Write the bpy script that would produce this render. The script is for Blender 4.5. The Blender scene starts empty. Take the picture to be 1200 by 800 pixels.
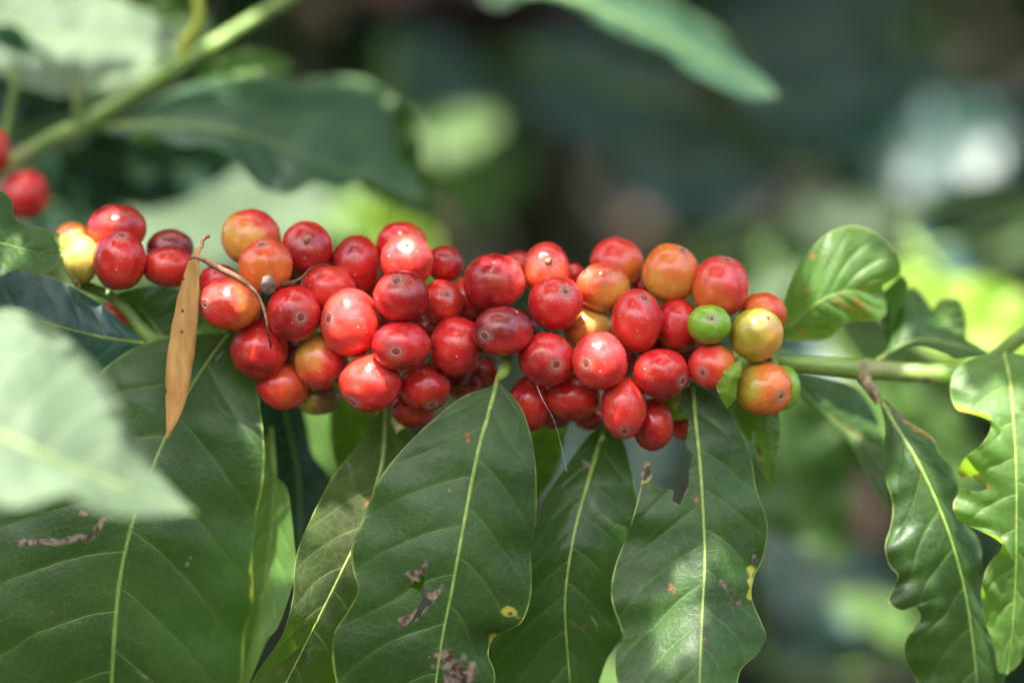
import bpy, bmesh, math, random
from mathutils import Vector, Matrix, noise
random.seed(7)
R = math.radians

# ------------------------------------------------------------ camera, sky, sun
K = 0.29 / 1200.0          # metres per photo pixel on the plane of focus
Z0 = 1.30                  # height of the branch above the ground
SC = bpy.context.scene
COL = SC.collection
cam_d = bpy.data.cameras.new('camera')
cam = bpy.data.objects.new('camera', cam_d)
COL.objects.link(cam)
cam.location = (0, -1.0, Z0)
cam.rotation_euler = (R(90), 0, 0)
cam_d.sensor_width = 36
cam_d.lens = 36 * 1.0 / 0.29
cam_d.clip_start = 0.02
cam_d.clip_end = 600
cam_d.dof.use_dof = True
cam_d.dof.focus_distance = 0.970
cam_d.dof.aperture_fstop = 3.0
SC.camera = cam
SUN_EL, SUN_AZ = 62.0, 14.0     # azimuth: degrees left of straight behind the camera
S = Vector((-math.cos(R(SUN_EL)) * math.sin(R(SUN_AZ)), -math.cos(R(SUN_EL)) * math.cos(R(SUN_AZ)), math.sin(R(SUN_EL))))
W_ = bpy.data.worlds.new('World')
SC.world = W_
W_.use_nodes = True
nt = W_.node_tree
sky = nt.nodes.new('ShaderNodeTexSky')
sky.sky_type = 'NISHITA'
sky.sun_disc = False
sky.sun_elevation = R(SUN_EL)
sky.sun_rotation = math.atan2(S.x, S.y)
sky.air_density = 1.0
sky.dust_density = 6.0
bg = nt.nodes['Background']
bg.inputs[1].default_value = 0.15
nt.links.new(sky.outputs[0], bg.inputs[0])
sl = bpy.data.lights.new('sun', 'SUN')
sl.energy = 4.2
sl.angle = R(0.53)
sl.color = (1.0, 0.95, 0.86)
so = bpy.data.objects.new('sun', sl)
COL.objects.link(so)
so.rotation_euler = S.to_track_quat('Z', 'Y').to_euler()
so.location = S * 6
SC.view_settings.view_transform = 'Standard'
SC.view_settings.look = 'None'
SC.view_settings.exposure = 2.28
SC.view_settings.gamma = 1.0
SC.view_settings.use_curve_mapping = False
SC.render.engine = 'CYCLES'

# ------------------------------------------------------------ helpers
def P(px, py, d=0.0):
    """a point of the place: d metres behind the plane of focus"""
    return Vector(((px - 600) * K * (1 + d), d, Z0 + (400 - py) * K * (1 + d)))

def lerp(a, b, t): return a + (b - a) * t
def sstep(a, b, x):
    t = min(1, max(0, (x - a) / (b - a))) if b != a else (1.0 if x > a else 0.0)
    return t * t * (3 - 2 * t)

def tag(o, label=None, cat=None, group=None, kind=None):
    if label: o['label'] = label
    if cat: o['category'] = cat
    if group: o['group'] = group
    if kind: o['kind'] = kind
    return o

def empty(name, loc):
    o = bpy.data.objects.new(name, None)
    o.empty_display_size = 0.02
    COL.objects.link(o)
    o.location = loc
    return o

def world_matrix(o):
    m = Matrix.Translation(o.location) @ o.rotation_euler.to_matrix().to_4x4()
    return m if o.parent is None else world_matrix(o.parent) @ o.matrix_parent_inverse @ m

def link_mesh(name, me, mat, parent=None):
    o = bpy.data.objects.new(name, me)
    COL.objects.link(o)
    me.materials.append(mat)
    if parent is not None:
        o.parent = parent
        m = world_matrix(parent)
        o.matrix_parent_inverse = m.inverted()
    return o

def mesh_from(name, verts, faces, smooth=True):
    me = bpy.data.meshes.new(name)
    me.from_pydata([tuple(v) for v in verts], [], faces)
    if smooth:
        me.polygons.foreach_set('use_smooth', [True] * len(me.polygons))
    me.update()
    return me

def smooth_line(pts, n):
    """Catmull-Rom through pts (tuples of any size), n samples, equal arc length"""
    m = len(pts)
    dense = []
    for i in range(m - 1):
        p0 = pts[max(i - 1, 0)]; p1 = pts[i]; p2 = pts[i + 1]; p3 = pts[min(i + 2, m - 1)]
        for j in range(12):
            t = j / 12
            dense.append(tuple(0.5 * ((2 * b) + (-a + c) * t + (2 * a - 5 * b + 4 * c - d) * t * t + (-a + 3 * b - 3 * c + d) * t ** 3)
                               for a, b, c, d in zip(p0, p1, p2, p3)))
    dense.append(tuple(pts[-1]))
    L = [0]
    for a, b in zip(dense, dense[1:]):
        L.append(L[-1] + math.sqrt(sum((x - y) ** 2 for x, y in zip(a[:2], b[:2]))) + 1e-9)
    out = []; k = 0
    for i in range(n):
        s = L[-1] * i / (n - 1)
        while k < len(L) - 2 and L[k + 1] < s: k += 1
        t = (s - L[k]) / (L[k + 1] - L[k])
        t = min(1, max(0, t))
        out.append(tuple(lerp(x, y, t) for x, y in zip(dense[k], dense[k + 1])))
    return out

def tube(name, pts, radii, mat, parent=None, seg=12, n=None, bumps=0.0, seed=0):
    """pts world Vectors; radii per point; closed ends"""
    n = n or max(8, len(pts) * 6)
    sm = smooth_line([tuple(p) + (r,) for p, r in zip(pts, radii)], n)
    # equal spacing was measured on x,y only; fine for short tubes
    P3 = [Vector(s[:3]) for s in sm]; rr = [s[3] for s in sm]
    verts = []; faces = []
    up = Vector((0.13, -0.97, 0.21)).normalized()
    for i, p in enumerate(P3):
        t = (P3[min(i + 1, n - 1)] - P3[max(i - 1, 0)])
        if t.length < 1e-9: t = Vector((0, 0, 1))
        t.normalize()
        a = t.cross(up)
        if a.length < 1e-4: a = t.cross(Vector((1, 0, 0)))
        a.normalize(); b = a.cross(t)
        for j in range(seg):
            th = 2 * math.pi * j / seg
            q = a * math.cos(th) + b * math.sin(th)
            r = rr[i] * (1 + bumps * noise.noise(Vector((p * 260)) + q * 1.2 + Vector((seed, 0, 0))))
            verts.append(p + q * r)
    for i in range(n - 1):
        for j in range(seg):
            k = (j + 1) % seg
            faces.append((i * seg + j, i * seg + k, (i + 1) * seg + k, (i + 1) * seg + j))
    faces.append(tuple(range(seg))); faces.append(tuple((n - 1) * seg + j for j in reversed(range(seg))))
    return link_mesh(name, mesh_from(name, verts, faces), mat, parent)

# ------------------------------------------------------------ materials
class NB:
    def __init__(self, name):
        self.m = bpy.data.materials.new(name); self.m.use_nodes = True
        self.t = self.m.node_tree; self.t.nodes.clear()
        self.out = self.t.nodes.new('ShaderNodeOutputMaterial')
    def n(self, ty, **kw):
        o = self.t.nodes.new(ty)
        for k, v in kw.items(): setattr(o, k, v)
        return o
    def put(self, sock, v):
        if hasattr(v, 'is_linked') or isinstance(v, bpy.types.NodeSocket): self.t.links.new(v, sock)
        elif isinstance(v, (tuple, list)): sock.default_value = tuple(v) + ((1,) if len(v) == 3 and sock.type == 'RGBA' else ())
        else: sock.default_value = v
    def math(self, op, a, b=0.0, c=None, clamp=False):
        o = self.n('ShaderNodeMath', operation=op); o.use_clamp = clamp
        self.put(o.inputs[0], a); self.put(o.inputs[1], b)
        if c is not None: self.put(o.inputs[2], c)
        return o.outputs[0]
    def mix(self, f, a, b):
        o = self.n('ShaderNodeMix', data_type='RGBA')
        self.put(o.inputs[0], f); self.put(o.inputs[6], a); self.put(o.inputs[7], b)
        return o.outputs[2]
    def ss(self, x, a, b, lo=0.0, hi=1.0):
        o = self.n('ShaderNodeMapRange', interpolation_type='SMOOTHSTEP')
        self.put(o.inputs[0], x)
        for i, v in enumerate((a, b, lo, hi)): o.inputs[i + 1].default_value = v
        return o.outputs[0]
    def noise(self, vec, scale, detail=3.0, rough=0.55, dist=0.0):
        o = self.n('ShaderNodeTexNoise')
        if vec is not None: self.put(o.inputs['Vector'], vec)
        o.inputs['Scale'].default_value = scale; o.inputs['Detail'].default_value = detail
        o.inputs['Roughness'].default_value = rough; o.inputs['Distortion'].default_value = dist
        return o.outputs[0]
    def coord(self): return self.n('ShaderNodeTexCoord').outputs['Object']

NV = 9.0      # lateral veins on a leaf
VS = 0.15     # how far forward they run
def leaf_material(name, base, base2, vein, edge, back, trans, rough=0.46, tw=0.25, speck=0.5, spec=0.36):
    b = NB(name)
    co = b.coord()
    uv = b.n('ShaderNodeUVMap', uv_map='leaf').outputs[0]
    sp = b.n('ShaderNodeSeparateXYZ'); b.put(sp.inputs[0], uv)
    u, v = sp.outputs[0], sp.outputs[1]
    sv = b.math('MULTIPLY', b.math('SUBTRACT', v, 0.5), 2.0)
    av = b.math('ABSOLUTE', sv)
    side = b.math('MULTIPLY', b.math('GREATER_THAN', sv, 0.0), 0.37)
    wob = b.math('MULTIPLY', b.math('SUBTRACT', b.noise(co, 60, 2), 0.5), 0.16)
    bow = b.math('POWER', av, 1.35)
    ph = b.math('ADD', b.math('ADD', b.math('MULTIPLY', b.math('SUBTRACT', u, b.math('MULTIPLY', bow, VS)), NV), side), wob)
    tri = b.math('MULTIPLY', b.math('ABSOLUTE', b.math('SUBTRACT', b.math('FRACT', ph), 0.5)), 2.0)
    lat = b.ss(tri, 0.965, 0.992)
    lat = b.math('MULTIPLY', lat, b.ss(av, 0.0, 0.95, 1.0, 0.15))
    latw = b.math('MULTIPLY', b.ss(tri, 0.80, 1.0), 0.20)
    # fine net of small veins
    vor = b.n('ShaderNodeTexVoronoi', feature='DISTANCE_TO_EDGE'); b.put(vor.inputs['Vector'], co); vor.inputs['Scale'].default_value = 330
    net = b.math('MULTIPLY', b.ss(vor.outputs['Distance'], 0.0, 0.09, 1.0, 0.0), 0.09)
    mid = b.ss(av, 0.006, 0.022, 1.0, 0.0)
    n1 = b.noise(co, 34, 4); n2 = b.noise(co, 230, 3)
    c = b.mix(b.ss(n1, 0.35, 0.68), base, base2)
    c = b.mix(b.math('MULTIPLY', b.ss(n2, 0.4, 0.75), 0.35), c, tuple(x * 0.6 for x in base))
    c = b.mix(net, c, vein)
    c = b.mix(latw, c, tuple(lerp(x, y, 0.35) for x, y in zip(base2, vein)))
    c = b.mix(b.math('MULTIPLY', lat, 0.55), c, vein)
    c = b.mix(mid, c, vein)
    em = b.math('MULTIPLY', b.ss(av, 0.966, 0.998), b.ss(b.noise(co, 90, 2), 0.35, 0.65, 0.05, 0.8))
    c = b.mix(em, c, edge)
    # dust and pale specks, small brown specks
    v2 = b.n('ShaderNodeTexVoronoi'); b.put(v2.inputs['Vector'], co); v2.inputs['Scale'].default_value = 240
    dust = b.math('MULTIPLY', b.ss(v2.outputs['Distance'], 0.09, 0.16, 1.0, 0.0), b.ss(b.noise(co, 42, 3), 0.60, 0.72))
    c = b.mix(b.math('MULTIPLY', dust, speck), c, (0.34, 0.33, 0.30))
    v3 = b.n('ShaderNodeTexVoronoi'); b.put(v3.inputs['Vector'], co); v3.inputs['Scale'].default_value = 95
    sc3 = b.n('ShaderNodeSeparateColor'); b.put(sc3.inputs[0], v3.outputs['Color'])
    spots = b.math('MULTIPLY', b.ss(v3.outputs['Distance'], 0.07, 0.13, 1.0, 0.0), b.math('GREATER_THAN', sc3.outputs[0], 0.80))
    c = b.mix(b.math('MULTIPLY', spots, speck), c, (0.16, 0.07, 0.03))
    at = b.n('ShaderNodeAttribute', attribute_name='wear')
    sa = b.n('ShaderNodeSeparateColor'); b.put(sa.inputs[0], at.outputs['Color'])
    c = b.mix(sa.outputs[1], c, (0.42, 0.40, 0.05))
    c = b.mix(b.math('MULTIPLY', sa.outputs[2], b.ss(b.noise(co, 600, 3), 0.42, 0.6)), c, (0.36, 0.09, 0.04))
    c = b.mix(sa.outputs[0], c, b.mix(b.ss(b.noise(co, 400, 2), 0.35, 0.6), (0.055, 0.03, 0.022), (0.26, 0.19, 0.16)))
    geo = b.n('ShaderNodeNewGeometry')
    c = b.mix(b.math('MULTIPLY', geo.outputs['Backfacing'], 0.75), c, back)
    pr = b.n('ShaderNodeBsdfPrincipled')
    b.put(pr.inputs['Base Color'], c)
    rg = b.math('ADD', b.math('ADD', b.math('ADD', b.math('MULTIPLY', b.math('SUBTRACT', n2, 0.5), 0.35), b.math('MULTIPLY', b.math('SUBTRACT', n1, 0.5), 0.30)), rough), b.math('MULTIPLY', b.math('ADD', dust, sa.outputs[0], clamp=True), 0.35))
    b.put(pr.inputs['Roughness'], b.math('ADD', rg, b.math('MULTIPLY', geo.outputs['Backfacing'], 0.15)))
    pr.inputs['Specular IOR Level'].default_value = spec
    hb = b.math('ADD', b.math('ADD', b.math('MULTIPLY', lat, -0.6), b.math('MULTIPLY', net, -1.0)), b.math('MULTIPLY', n2, 0.7))
    hb = b.math('ADD', hb, b.math('MULTIPLY', b.noise(co, 900, 3), 0.55))
    bp = b.n('ShaderNodeBump'); bp.inputs['Strength'].default_value = 0.42; bp.inputs['Distance'].default_value = 0.0007
    b.put(bp.inputs['Height'], hb); b.put(pr.inputs['Normal'], bp.outputs[0])
    tr = b.n('ShaderNodeBsdfTranslucent')
    tc = b.mix(b.math('MAXIMUM', b.math('MULTIPLY', b.math('ADD', lat, mid, clamp=True), 0.5), sa.outputs[0]), trans, tuple(x * 0.5 for x in trans))
    b.put(tr.inputs['Color'], tc)
    mx = b.n('ShaderNodeMixShader'); mx.inputs[0].default_value = tw
    b.t.links.new(pr.outputs[0], mx.inputs[1]); b.t.links.new(tr.outputs[0], mx.inputs[2])
    b.t.links.new(mx.outputs[0], b.out.inputs[0])
    return b.m

def simple_material(name, c1, c2, rough=0.6, scale=120, bump=0.3, dist=0.0005, spots=None, c3=None, spec=0.4, stretch=None):
    b = NB(name); co = b.coord()
    if stretch:
        mp = b.n('ShaderNodeMapping'); b.put(mp.inputs[0], co); mp.inputs['Scale'].default_value = stretch; cs = mp.outputs[0]
    else: cs = co
    n1 = b.noise(cs, scale, 5, 0.6)
    c = b.mix(b.ss(n1, 0.35, 0.65), c1, c2)
    if c3: c = b.mix(b.ss(b.noise(co, scale * 0.3, 3), 0.5, 0.66), c, c3)
    if spots:
        v3 = b.n('ShaderNodeTexVoronoi'); b.put(v3.inputs['Vector'], co); v3.inputs['Scale'].default_value = spots[0]
        sc3 = b.n('ShaderNodeSeparateColor'); b.put(sc3.inputs[0], v3.outputs['Color'])
        m = b.math('MULTIPLY', b.ss(v3.outputs['Distance'], 0.16, 0.28, 1.0, 0.0), b.math('GREATER_THAN', sc3.outputs[0], spots[1]))
        c = b.mix(m, c, spots[2])
    pr = b.n('ShaderNodeBsdfPrincipled')
    b.put(pr.inputs['Base Color'], c); pr.inputs['Roughness'].default_value = rough
    pr.inputs['Specular IOR Level'].default_value = spec
    bp = b.n('ShaderNodeBump'); bp.inputs['Strength'].default_value = bump; bp.inputs['Distance'].default_value = dist
    b.put(bp.inputs['Height'], n1); b.put(pr.inputs['Normal'], bp.outputs[0])
    b.t.links.new(pr.outputs[0], b.out.inputs[0])
    return b.m

def cherry_material():
    b = NB('cherry_skin'); co = b.coord()
    at = b.n('ShaderNodeAttribute', attribute_name='skin').outputs['Color']
    uv = b.n('ShaderNodeUVMap', uv_map='polar').outputs[0]
    mp = b.n('ShaderNodeMapping'); b.put(mp.inputs[0], uv); mp.inputs['Scale'].default_value = (46, 2.2, 1)
    oi = b.n('ShaderNodeObjectInfo').outputs['Random']
    sx = b.n('ShaderNodeCombineXYZ'); b.put(sx.inputs[2], b.math('MULTIPLY', oi, 40.0))
    va = b.n('ShaderNodeVectorMath', operation='ADD'); b.put(va.inputs[0], mp.outputs[0]); b.put(va.inputs[1], sx.outputs[0])
    st = b.noise(va.outputs[0], 1.0, 4, 0.65)
    sep = b.n('ShaderNodeSeparateXYZ'); b.put(sep.inputs[0], uv)
    fade = b.ss(b.math('ABSOLUTE', b.math('SUBTRACT', sep.outputs[1], 0.5)), 0.36, 0.47, 1.0, 0.0)
    hs = b.n('ShaderNodeHueSaturation'); b.put(hs.inputs['Color'], at); hs.inputs['Value'].default_value = 0.80
    c = b.mix(b.math('MULTIPLY', b.ss(st, 0.42, 0.7), b.math('MULTIPLY', fade, 0.6)), at, hs.outputs[0])
    h2 = b.n('ShaderNodeHueSaturation'); b.put(h2.inputs['Color'], at); h2.inputs['Value'].default_value = 1.35; h2.inputs['Saturation'].default_value = 0.93
    c = b.mix(b.math('MULTIPLY', b.ss(b.noise(co, 330, 4), 0.5, 0.8), 0.5), c, h2.outputs[0])
    # waxy bloom, freckles
    c = b.mix(b.math('MULTIPLY', b.ss(b.noise(co, 150, 5, 0.7), 0.45, 0.8), 0.07), c, (0.55, 0.40, 0.42))
    v3 = b.n('ShaderNodeTexVoronoi'); b.put(v3.inputs['Vector'], co); v3.inputs['Scale'].default_value = 420
    sc3 = b.n('ShaderNodeSeparateColor'); b.put(sc3.inputs[0], v3.outputs['Color'])
    fr = b.math('MULTIPLY', b.ss(v3.outputs['Distance'], 0.07, 0.15, 1.0, 0.0), b.math('GREATER_THAN', sc3.outputs[0], 0.93))
    c = b.mix(b.math('MULTIPLY', fr, 0.75), c, (0.66, 0.46, 0.34))
    dn = b.math('MULTIPLY', b.ss(b.noise(co, 1500, 2), 0.60, 0.72), b.ss(b.noise(co, 110, 2), 0.48, 0.62))
    c = b.mix(b.math('MULTIPLY', dn, 0.35), c, (0.6, 0.5, 0.42))
    fr2 = b.math('MULTIPLY', b.ss(v3.outputs['Distance'], 0.08, 0.14, 1.0, 0.0), b.math('GREATER_THAN', sc3.outputs[1], 0.975))
    c = b.mix(fr2, c, (0.05, 0.02, 0.015))
    pr = b.n('ShaderNodeBsdfPrincipled')
    b.put(pr.inputs['Base Color'], c)
    n2 = b.noise(co, 260, 4, 0.65)
    b.put(pr.inputs['Roughness'], b.ss(n2, 0.3, 0.75, 0.15, 0.36))
    pr.inputs['Specular IOR Level'].default_value = 0.55
    pr.inputs['Subsurface Weight'].default_value = 0.22
    pr.inputs['Subsurface Radius'].default_value = (1.0, 0.25, 0.12)
    pr.inputs['Subsurface Scale'].default_value = 0.0022
    hb = b.math('ADD', b.math('MULTIPLY', n2, 0.5), b.math('MULTIPLY', b.math('MULTIPLY', st, fade), 0.6))
    bp = b.n('ShaderNodeBump'); bp.inputs['Strength'].default_value = 0.16; bp.inputs['Distance'].default_value = 0.0006
    b.put(bp.inputs['Height'], hb); b.put(pr.inputs['Normal'], bp.outputs[0])
    b.t.links.new(pr.outputs[0], b.out.inputs[0])
    return b.m

M = {}
BACK = (0.16, 0.24, 0.08); VEIN = (0.17, 0.28, 0.06); EDGE = (0.34, 0.42, 0.09)
M['leaf'] = leaf_material('coffee_leaf', (0.021, 0.050, 0.013), (0.036, 0.084, 0.019), VEIN, EDGE, BACK, (0.22, 0.50, 0.03))
M['leaf_deep'] = leaf_material('coffee_leaf_deep', (0.008, 0.027, 0.018), (0.014, 0.042, 0.026), (0.12, 0.22, 0.05), (0.16, 0.24, 0.06), BACK, (0.05, 0.20, 0.06), tw=0.12, spec=0.25)  # darker leaf copy; shade among the leaves behind is put into its colour
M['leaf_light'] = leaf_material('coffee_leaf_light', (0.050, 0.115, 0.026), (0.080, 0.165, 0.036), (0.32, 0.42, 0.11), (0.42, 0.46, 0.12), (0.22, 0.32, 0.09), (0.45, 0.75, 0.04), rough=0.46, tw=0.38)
M['leaf_grey'] = leaf_material('coffee_leaf_grey', (0.026, 0.062, 0.040), (0.042, 0.092, 0.052), (0.15, 0.26, 0.10), (0.22, 0.32, 0.10), BACK, (0.2, 0.5, 0.06), rough=0.42, tw=0.2, spec=0.5)  # greyed, lighter base colour stands in for sheen on the upper leaves
M['leaf_pale'] = leaf_material('coffee_leaf_pale', (0.055, 0.090, 0.052), (0.095, 0.14, 0.085), (0.35, 0.42, 0.25), (0.35, 0.45, 0.2), BACK, (0.25, 0.42, 0.16), rough=0.72, tw=0.22, speck=0.2, spec=0.3)  # pale base colour stands in for sun and sky glare on the blade
M['leaf_young'] = leaf_material('coffee_leaf_young', (0.16, 0.30, 0.03), (0.22, 0.36, 0.04), (0.38, 0.48, 0.1), (0.42, 0.50, 0.1), (0.25, 0.36, 0.08), (0.5, 0.75, 0.05), tw=0.35, speck=0.2)
M['leaf_blue'] = leaf_material('coffee_leaf_sky_sheen', (0.018, 0.055, 0.056), (0.030, 0.082, 0.078), (0.15, 0.26, 0.10), (0.16, 0.26, 0.08), BACK, (0.14, 0.36, 0.04), rough=0.38, tw=0.15, spec=0.6)  # bluish base colour stands in for sky sheen, on top of the gloss
M['leaf_shaded'] = leaf_material('coffee_leaf_shaded', (0.026, 0.034, 0.014), (0.040, 0.062, 0.016), (0.20, 0.26, 0.08), (0.30, 0.36, 0.09), (0.10, 0.11, 0.05), (0.34, 0.70, 0.02), rough=0.6, tw=0.26, spec=0.15)  # dark brownish base puts the shade on this leaf into its colour
M['cherry'] = cherry_material()
M['scar'] = simple_material('calyx_scar', (0.21, 0.12, 0.09), (0.36, 0.25, 0.21), 0.7, 1300, 0.5)
M['scar_core'] = simple_material('scar_core', (0.10, 0.035, 0.03), (0.20, 0.08, 0.06), 0.7, 900, 0.5)
M['stub'] = simple_material('dry_flower_stub', (0.36, 0.26, 0.13), (0.25, 0.15, 0.08), 0.8, 900, 0.6)
M['stem'] = simple_material('green_stem', (0.10, 0.19, 0.035), (0.19, 0.30, 0.06), 0.45, 240, 0.7, 0.0008, spots=(170, 0.78, (0.17, 0.10, 0.08)), stretch=(0.2, 1, 1), c3=(0.20, 0.22, 0.07))
M['midrib'] = simple_material('leaf_midrib', (0.15, 0.24, 0.04), (0.24, 0.33, 0.07), 0.5, 300, 0.2, spots=(200, 0.90, (0.2, 0.11, 0.08)))
M['midrib_deep'] = simple_material('leaf_midrib_deep', (0.10, 0.18, 0.05), (0.14, 0.24, 0.07), 0.45, 300, 0.2)
M['node_bark'] = simple_material('brown_node', (0.12, 0.07, 0.045), (0.28, 0.24, 0.12), 0.8, 500, 0.8)
M['dry'] = simple_material('dry_leaf', (0.30, 0.14, 0.03), (0.39, 0.22, 0.06), 0.7, 130, 0.5, 0.0005, spots=(420, 0.82, (0.06, 0.03, 0.02)), c3=(0.15, 0.055, 0.025), stretch=(3, 1, .6))
M['twig'] = simple_material('dry_twig', (0.09, 0.04, 0.025), (0.19, 0.09, 0.05), 0.8, 600, 0.6)
M['petal'] = simple_material('dry_petal', (0.25, 0.18, 0.15), (0.15, 0.10, 0.085), 0.8, 700, 0.5)
M['silk'] = simple_material('spider_silk', (0.55, 0.52, 0.5), (0.65, 0.62, 0.6), 0.4, 700, 0.1)
M['yellow_stem'] = simple_material('yellow_petiole', (0.55, 0.55, 0.06), (0.42, 0.50, 0.07), 0.5, 200, 0.2)
M['bark'] = simple_material('bush_bark', (0.10, 0.07, 0.05), (0.18, 0.13, 0.09), 0.85, 60, 0.8, 0.004)
M['dark_bank'] = simple_material('dark_bank', (0.010, 0.006, 0.005), (0.020, 0.012, 0.010), 0.95, 40, 0.8, 0.004, spec=0.15)  # near black, for the form standing in for the soil bank
M['soil'] = simple_material('dark_soil', (0.014, 0.010, 0.008), (0.026, 0.018, 0.013), 0.95, 5, 0.9, 0.05, c3=(0.012, 0.02, 0.008))
M['fallen'] = simple_material('fallen_leaf', (0.17, 0.11, 0.075), (0.24, 0.17, 0.12), 0.7, 60, 0.4)

# ------------------------------------------------------------ leaf builder
def in_poly(x, y, poly):
    c = False; j = len(poly) - 1
    for i in range(len(poly)):
        xi, yi = poly[i]; xj, yj = poly[j]
        if (yi > y) != (yj > y) and x < (xj - xi) * (y - yi) / (yj - yi) + xi: c = not c
        j = i
    return c
def near_poly(x, y, poly, closed=True):
    best = (1e9, x, y); n = len(poly)
    for i in range(n if closed else n - 1):
        ax, ay = poly[i]; bx, by = poly[(i + 1) % n]
        dx, dy = bx - ax, by - ay; l = dx * dx + dy * dy or 1e-9
        t = min(1, max(0, ((x - ax) * dx + (y - ay) * dy) / l))
        qx, qy = ax + t * dx, ay + t * dy
        d = math.hypot(x - qx, y - qy)
        if d < best[0]: best = (d, qx, qy)
    return best

def leaf(parent, mid, L, Rr, d, dl=(0, 0), dr=(0, 0), mat='leaf', nu=150, nv=26, wave=0.0008, wf=5.0, quilt=0.0011,
         cuts=(), brown=(), yellow=(), red=(), seed=0, flip=False, label=None, rib=2.6, name='leaf', rib_mat='midrib', petiole=None, fold=0.0):
    """blade between a midrib and two outlines; d = depths along the midrib; dl/dr = depth of each edge relative to the
    midrib along it. brown/yellow/red = (polyline, radius) marks on the blade; cuts = eaten polygons"""
    mm = smooth_line(mid, nu); LL = smooth_line(L, nu); RR = smooth_line(Rr, nu)
    nd = len(d)
    def samp(a, t):
        if len(a) == 1: return a[0]
        x = t * (len(a) - 1); i = min(int(x), len(a) - 2); f = x - i; f = f * f * (3 - 2 * f) * 0.5 + f * 0.5
        return lerp(a[i], a[i + 1], f)
    rnd = random.Random(seed); ph1, ph2 = rnd.random() * 6.28, rnd.random() * 6.28
    pix = []; verts = []; uvs = []; wear = []
    for i in range(nu):
        t = i / (nu - 1)
        dm = samp(d, t)
        wv = math.sin(math.pi * min(1, t * 1.02))
        for j in range(-nv, nv + 1):
            s = j / nv; a = abs(s)
            e = LL[i] if s < 0 else RR[i]
            dd = samp(dl if s < 0 else dr, t)
            x = lerp(mm[i][0], e[0], a); y = lerp(mm[i][1], e[1], a)
            for cp in cuts:
                q = near_poly(x, y, cp) if (abs(x - cp[0][0]) < 200) else (99, x, y)
                if q[0] < 1.6: x, y = q[1], q[2]
            off = dd * (a ** 1.3)
            sd = 0.37 if s > 0 else 0.0
            phv = (t - VS * a ** 1.35) * NV + sd
            tri = abs((phv % 1.0) - 0.5) * 2
            off -= 0.42 * quilt * (1 - tri ** 3) * min(1, a * 4) * (1 - a ** 4) * min(1, wv * 2)
            off += wave * a * a * wv * (math.sin(wf * 2 * math.pi * t + (ph1 if s < 0 else ph2)) + 0.5 * math.sin(wf * 4.3 * math.pi * t + ph2 + a * 2))
            off += fold * a
            off += 0.0005 * noise.noise(Vector((x * 0.02, y * 0.02, seed * 3.1)))
            p = P(x, y, dm + off)
            verts.append(p); pix.append((x, y)); uvs.append((t, s * 0.5 + 0.5))
            w = [0.0, 0.0, 0.0]
            for ci, ml in enumerate((brown, yellow, red)):
                for poly, rad in ml:
                    if abs(x - poly[0][0]) > 160 or abs(y - poly[0][1]) > 160: continue
                    dq = near_poly(x, y, poly, False)[0] if len(poly) > 1 else math.hypot(x - poly[0][0], y - poly[0][1])
                    dq += rad * (0.9 if ci == 0 else 1.3) * noise.noise(Vector((x * 0.10, y * 0.10, seed + ci)))
                    w[ci] = max(w[ci], 1 - sstep(rad * 0.55, rad * 1.1, dq))
            wear.append((w[0], w[1], w[2], 1.0))
    faces = []; row = 2 * nv + 1
    for i in range(nu - 1):
        for j in range(row - 1):
            a = i * row + j
            f = (a, a + 1, a + row + 1, a + row)
            if cuts:
                cx = sum(pix[k][0] for k in f) / 4; cy = sum(pix[k][1] for k in f) / 4
                if any(in_poly(cx, cy, cp) for cp in cuts): continue
            faces.append(f)
    # upper side to the camera unless flipped
    i = nu // 2; a = i * row + row // 4
    nrm = (verts[a + 1] - verts[a]).cross(verts[a + row] - verts[a])
    toward = nrm.dot(cam.location - verts[a]) > 0
    if toward == flip: faces = [tuple(reversed(f)) for f in faces]
    me = mesh_from(name, verts, faces)
    ul = me.uv_layers.new(name='leaf')
    idx = [0] * len(me.loops); me.loops.foreach_get('vertex_index', idx)
    flat = []
    for k in idx: flat += uvs[k]
    ul.data.foreach_set('uv', flat)
    ca = me.color_attributes.new('wear', 'FLOAT_COLOR', 'POINT')
    fl = []
    for w in wear: fl += w
    ca.data.foreach_set('color', fl)
    o = link_mesh(name, me, M[mat], parent)
    if label: o['label'] = label
    if rib:
        n = 24; pts = []; rad = []
        for k in range(n):
            ii = int(k * (nu - 1) / (n - 1)); t = k / (n - 1)
            pt = verts[ii * row + nv].copy()
            inward = (pt - cam.location).normalized() * (0.00015 if not flip else -0.0001)
            pts.append(pt + inward); rad.append(K * rib * (0.75 * (1 - t) ** 1.5 + 0.24) * (1 + samp(d, t)))
        tube('midrib', pts, rad, M[rib_mat], o, seg=8, n=60)
    if petiole:
        pts = [P(*q) for q in petiole] + [verts[nv].copy()]
        tube('petiole', pts, [K * rib * 1.9] * (len(pts) - 1) + [K * rib * 1.05], M['midrib'], o, seg=10, n=24, bumps=0.15)
    return o

TARGETS = []    # rays that must stay open to the sun: (point, radius)
def sunlit(px, py, d, rpx): TARGETS.append((P(px, py, d), rpx * K * (1 + d)))

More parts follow.
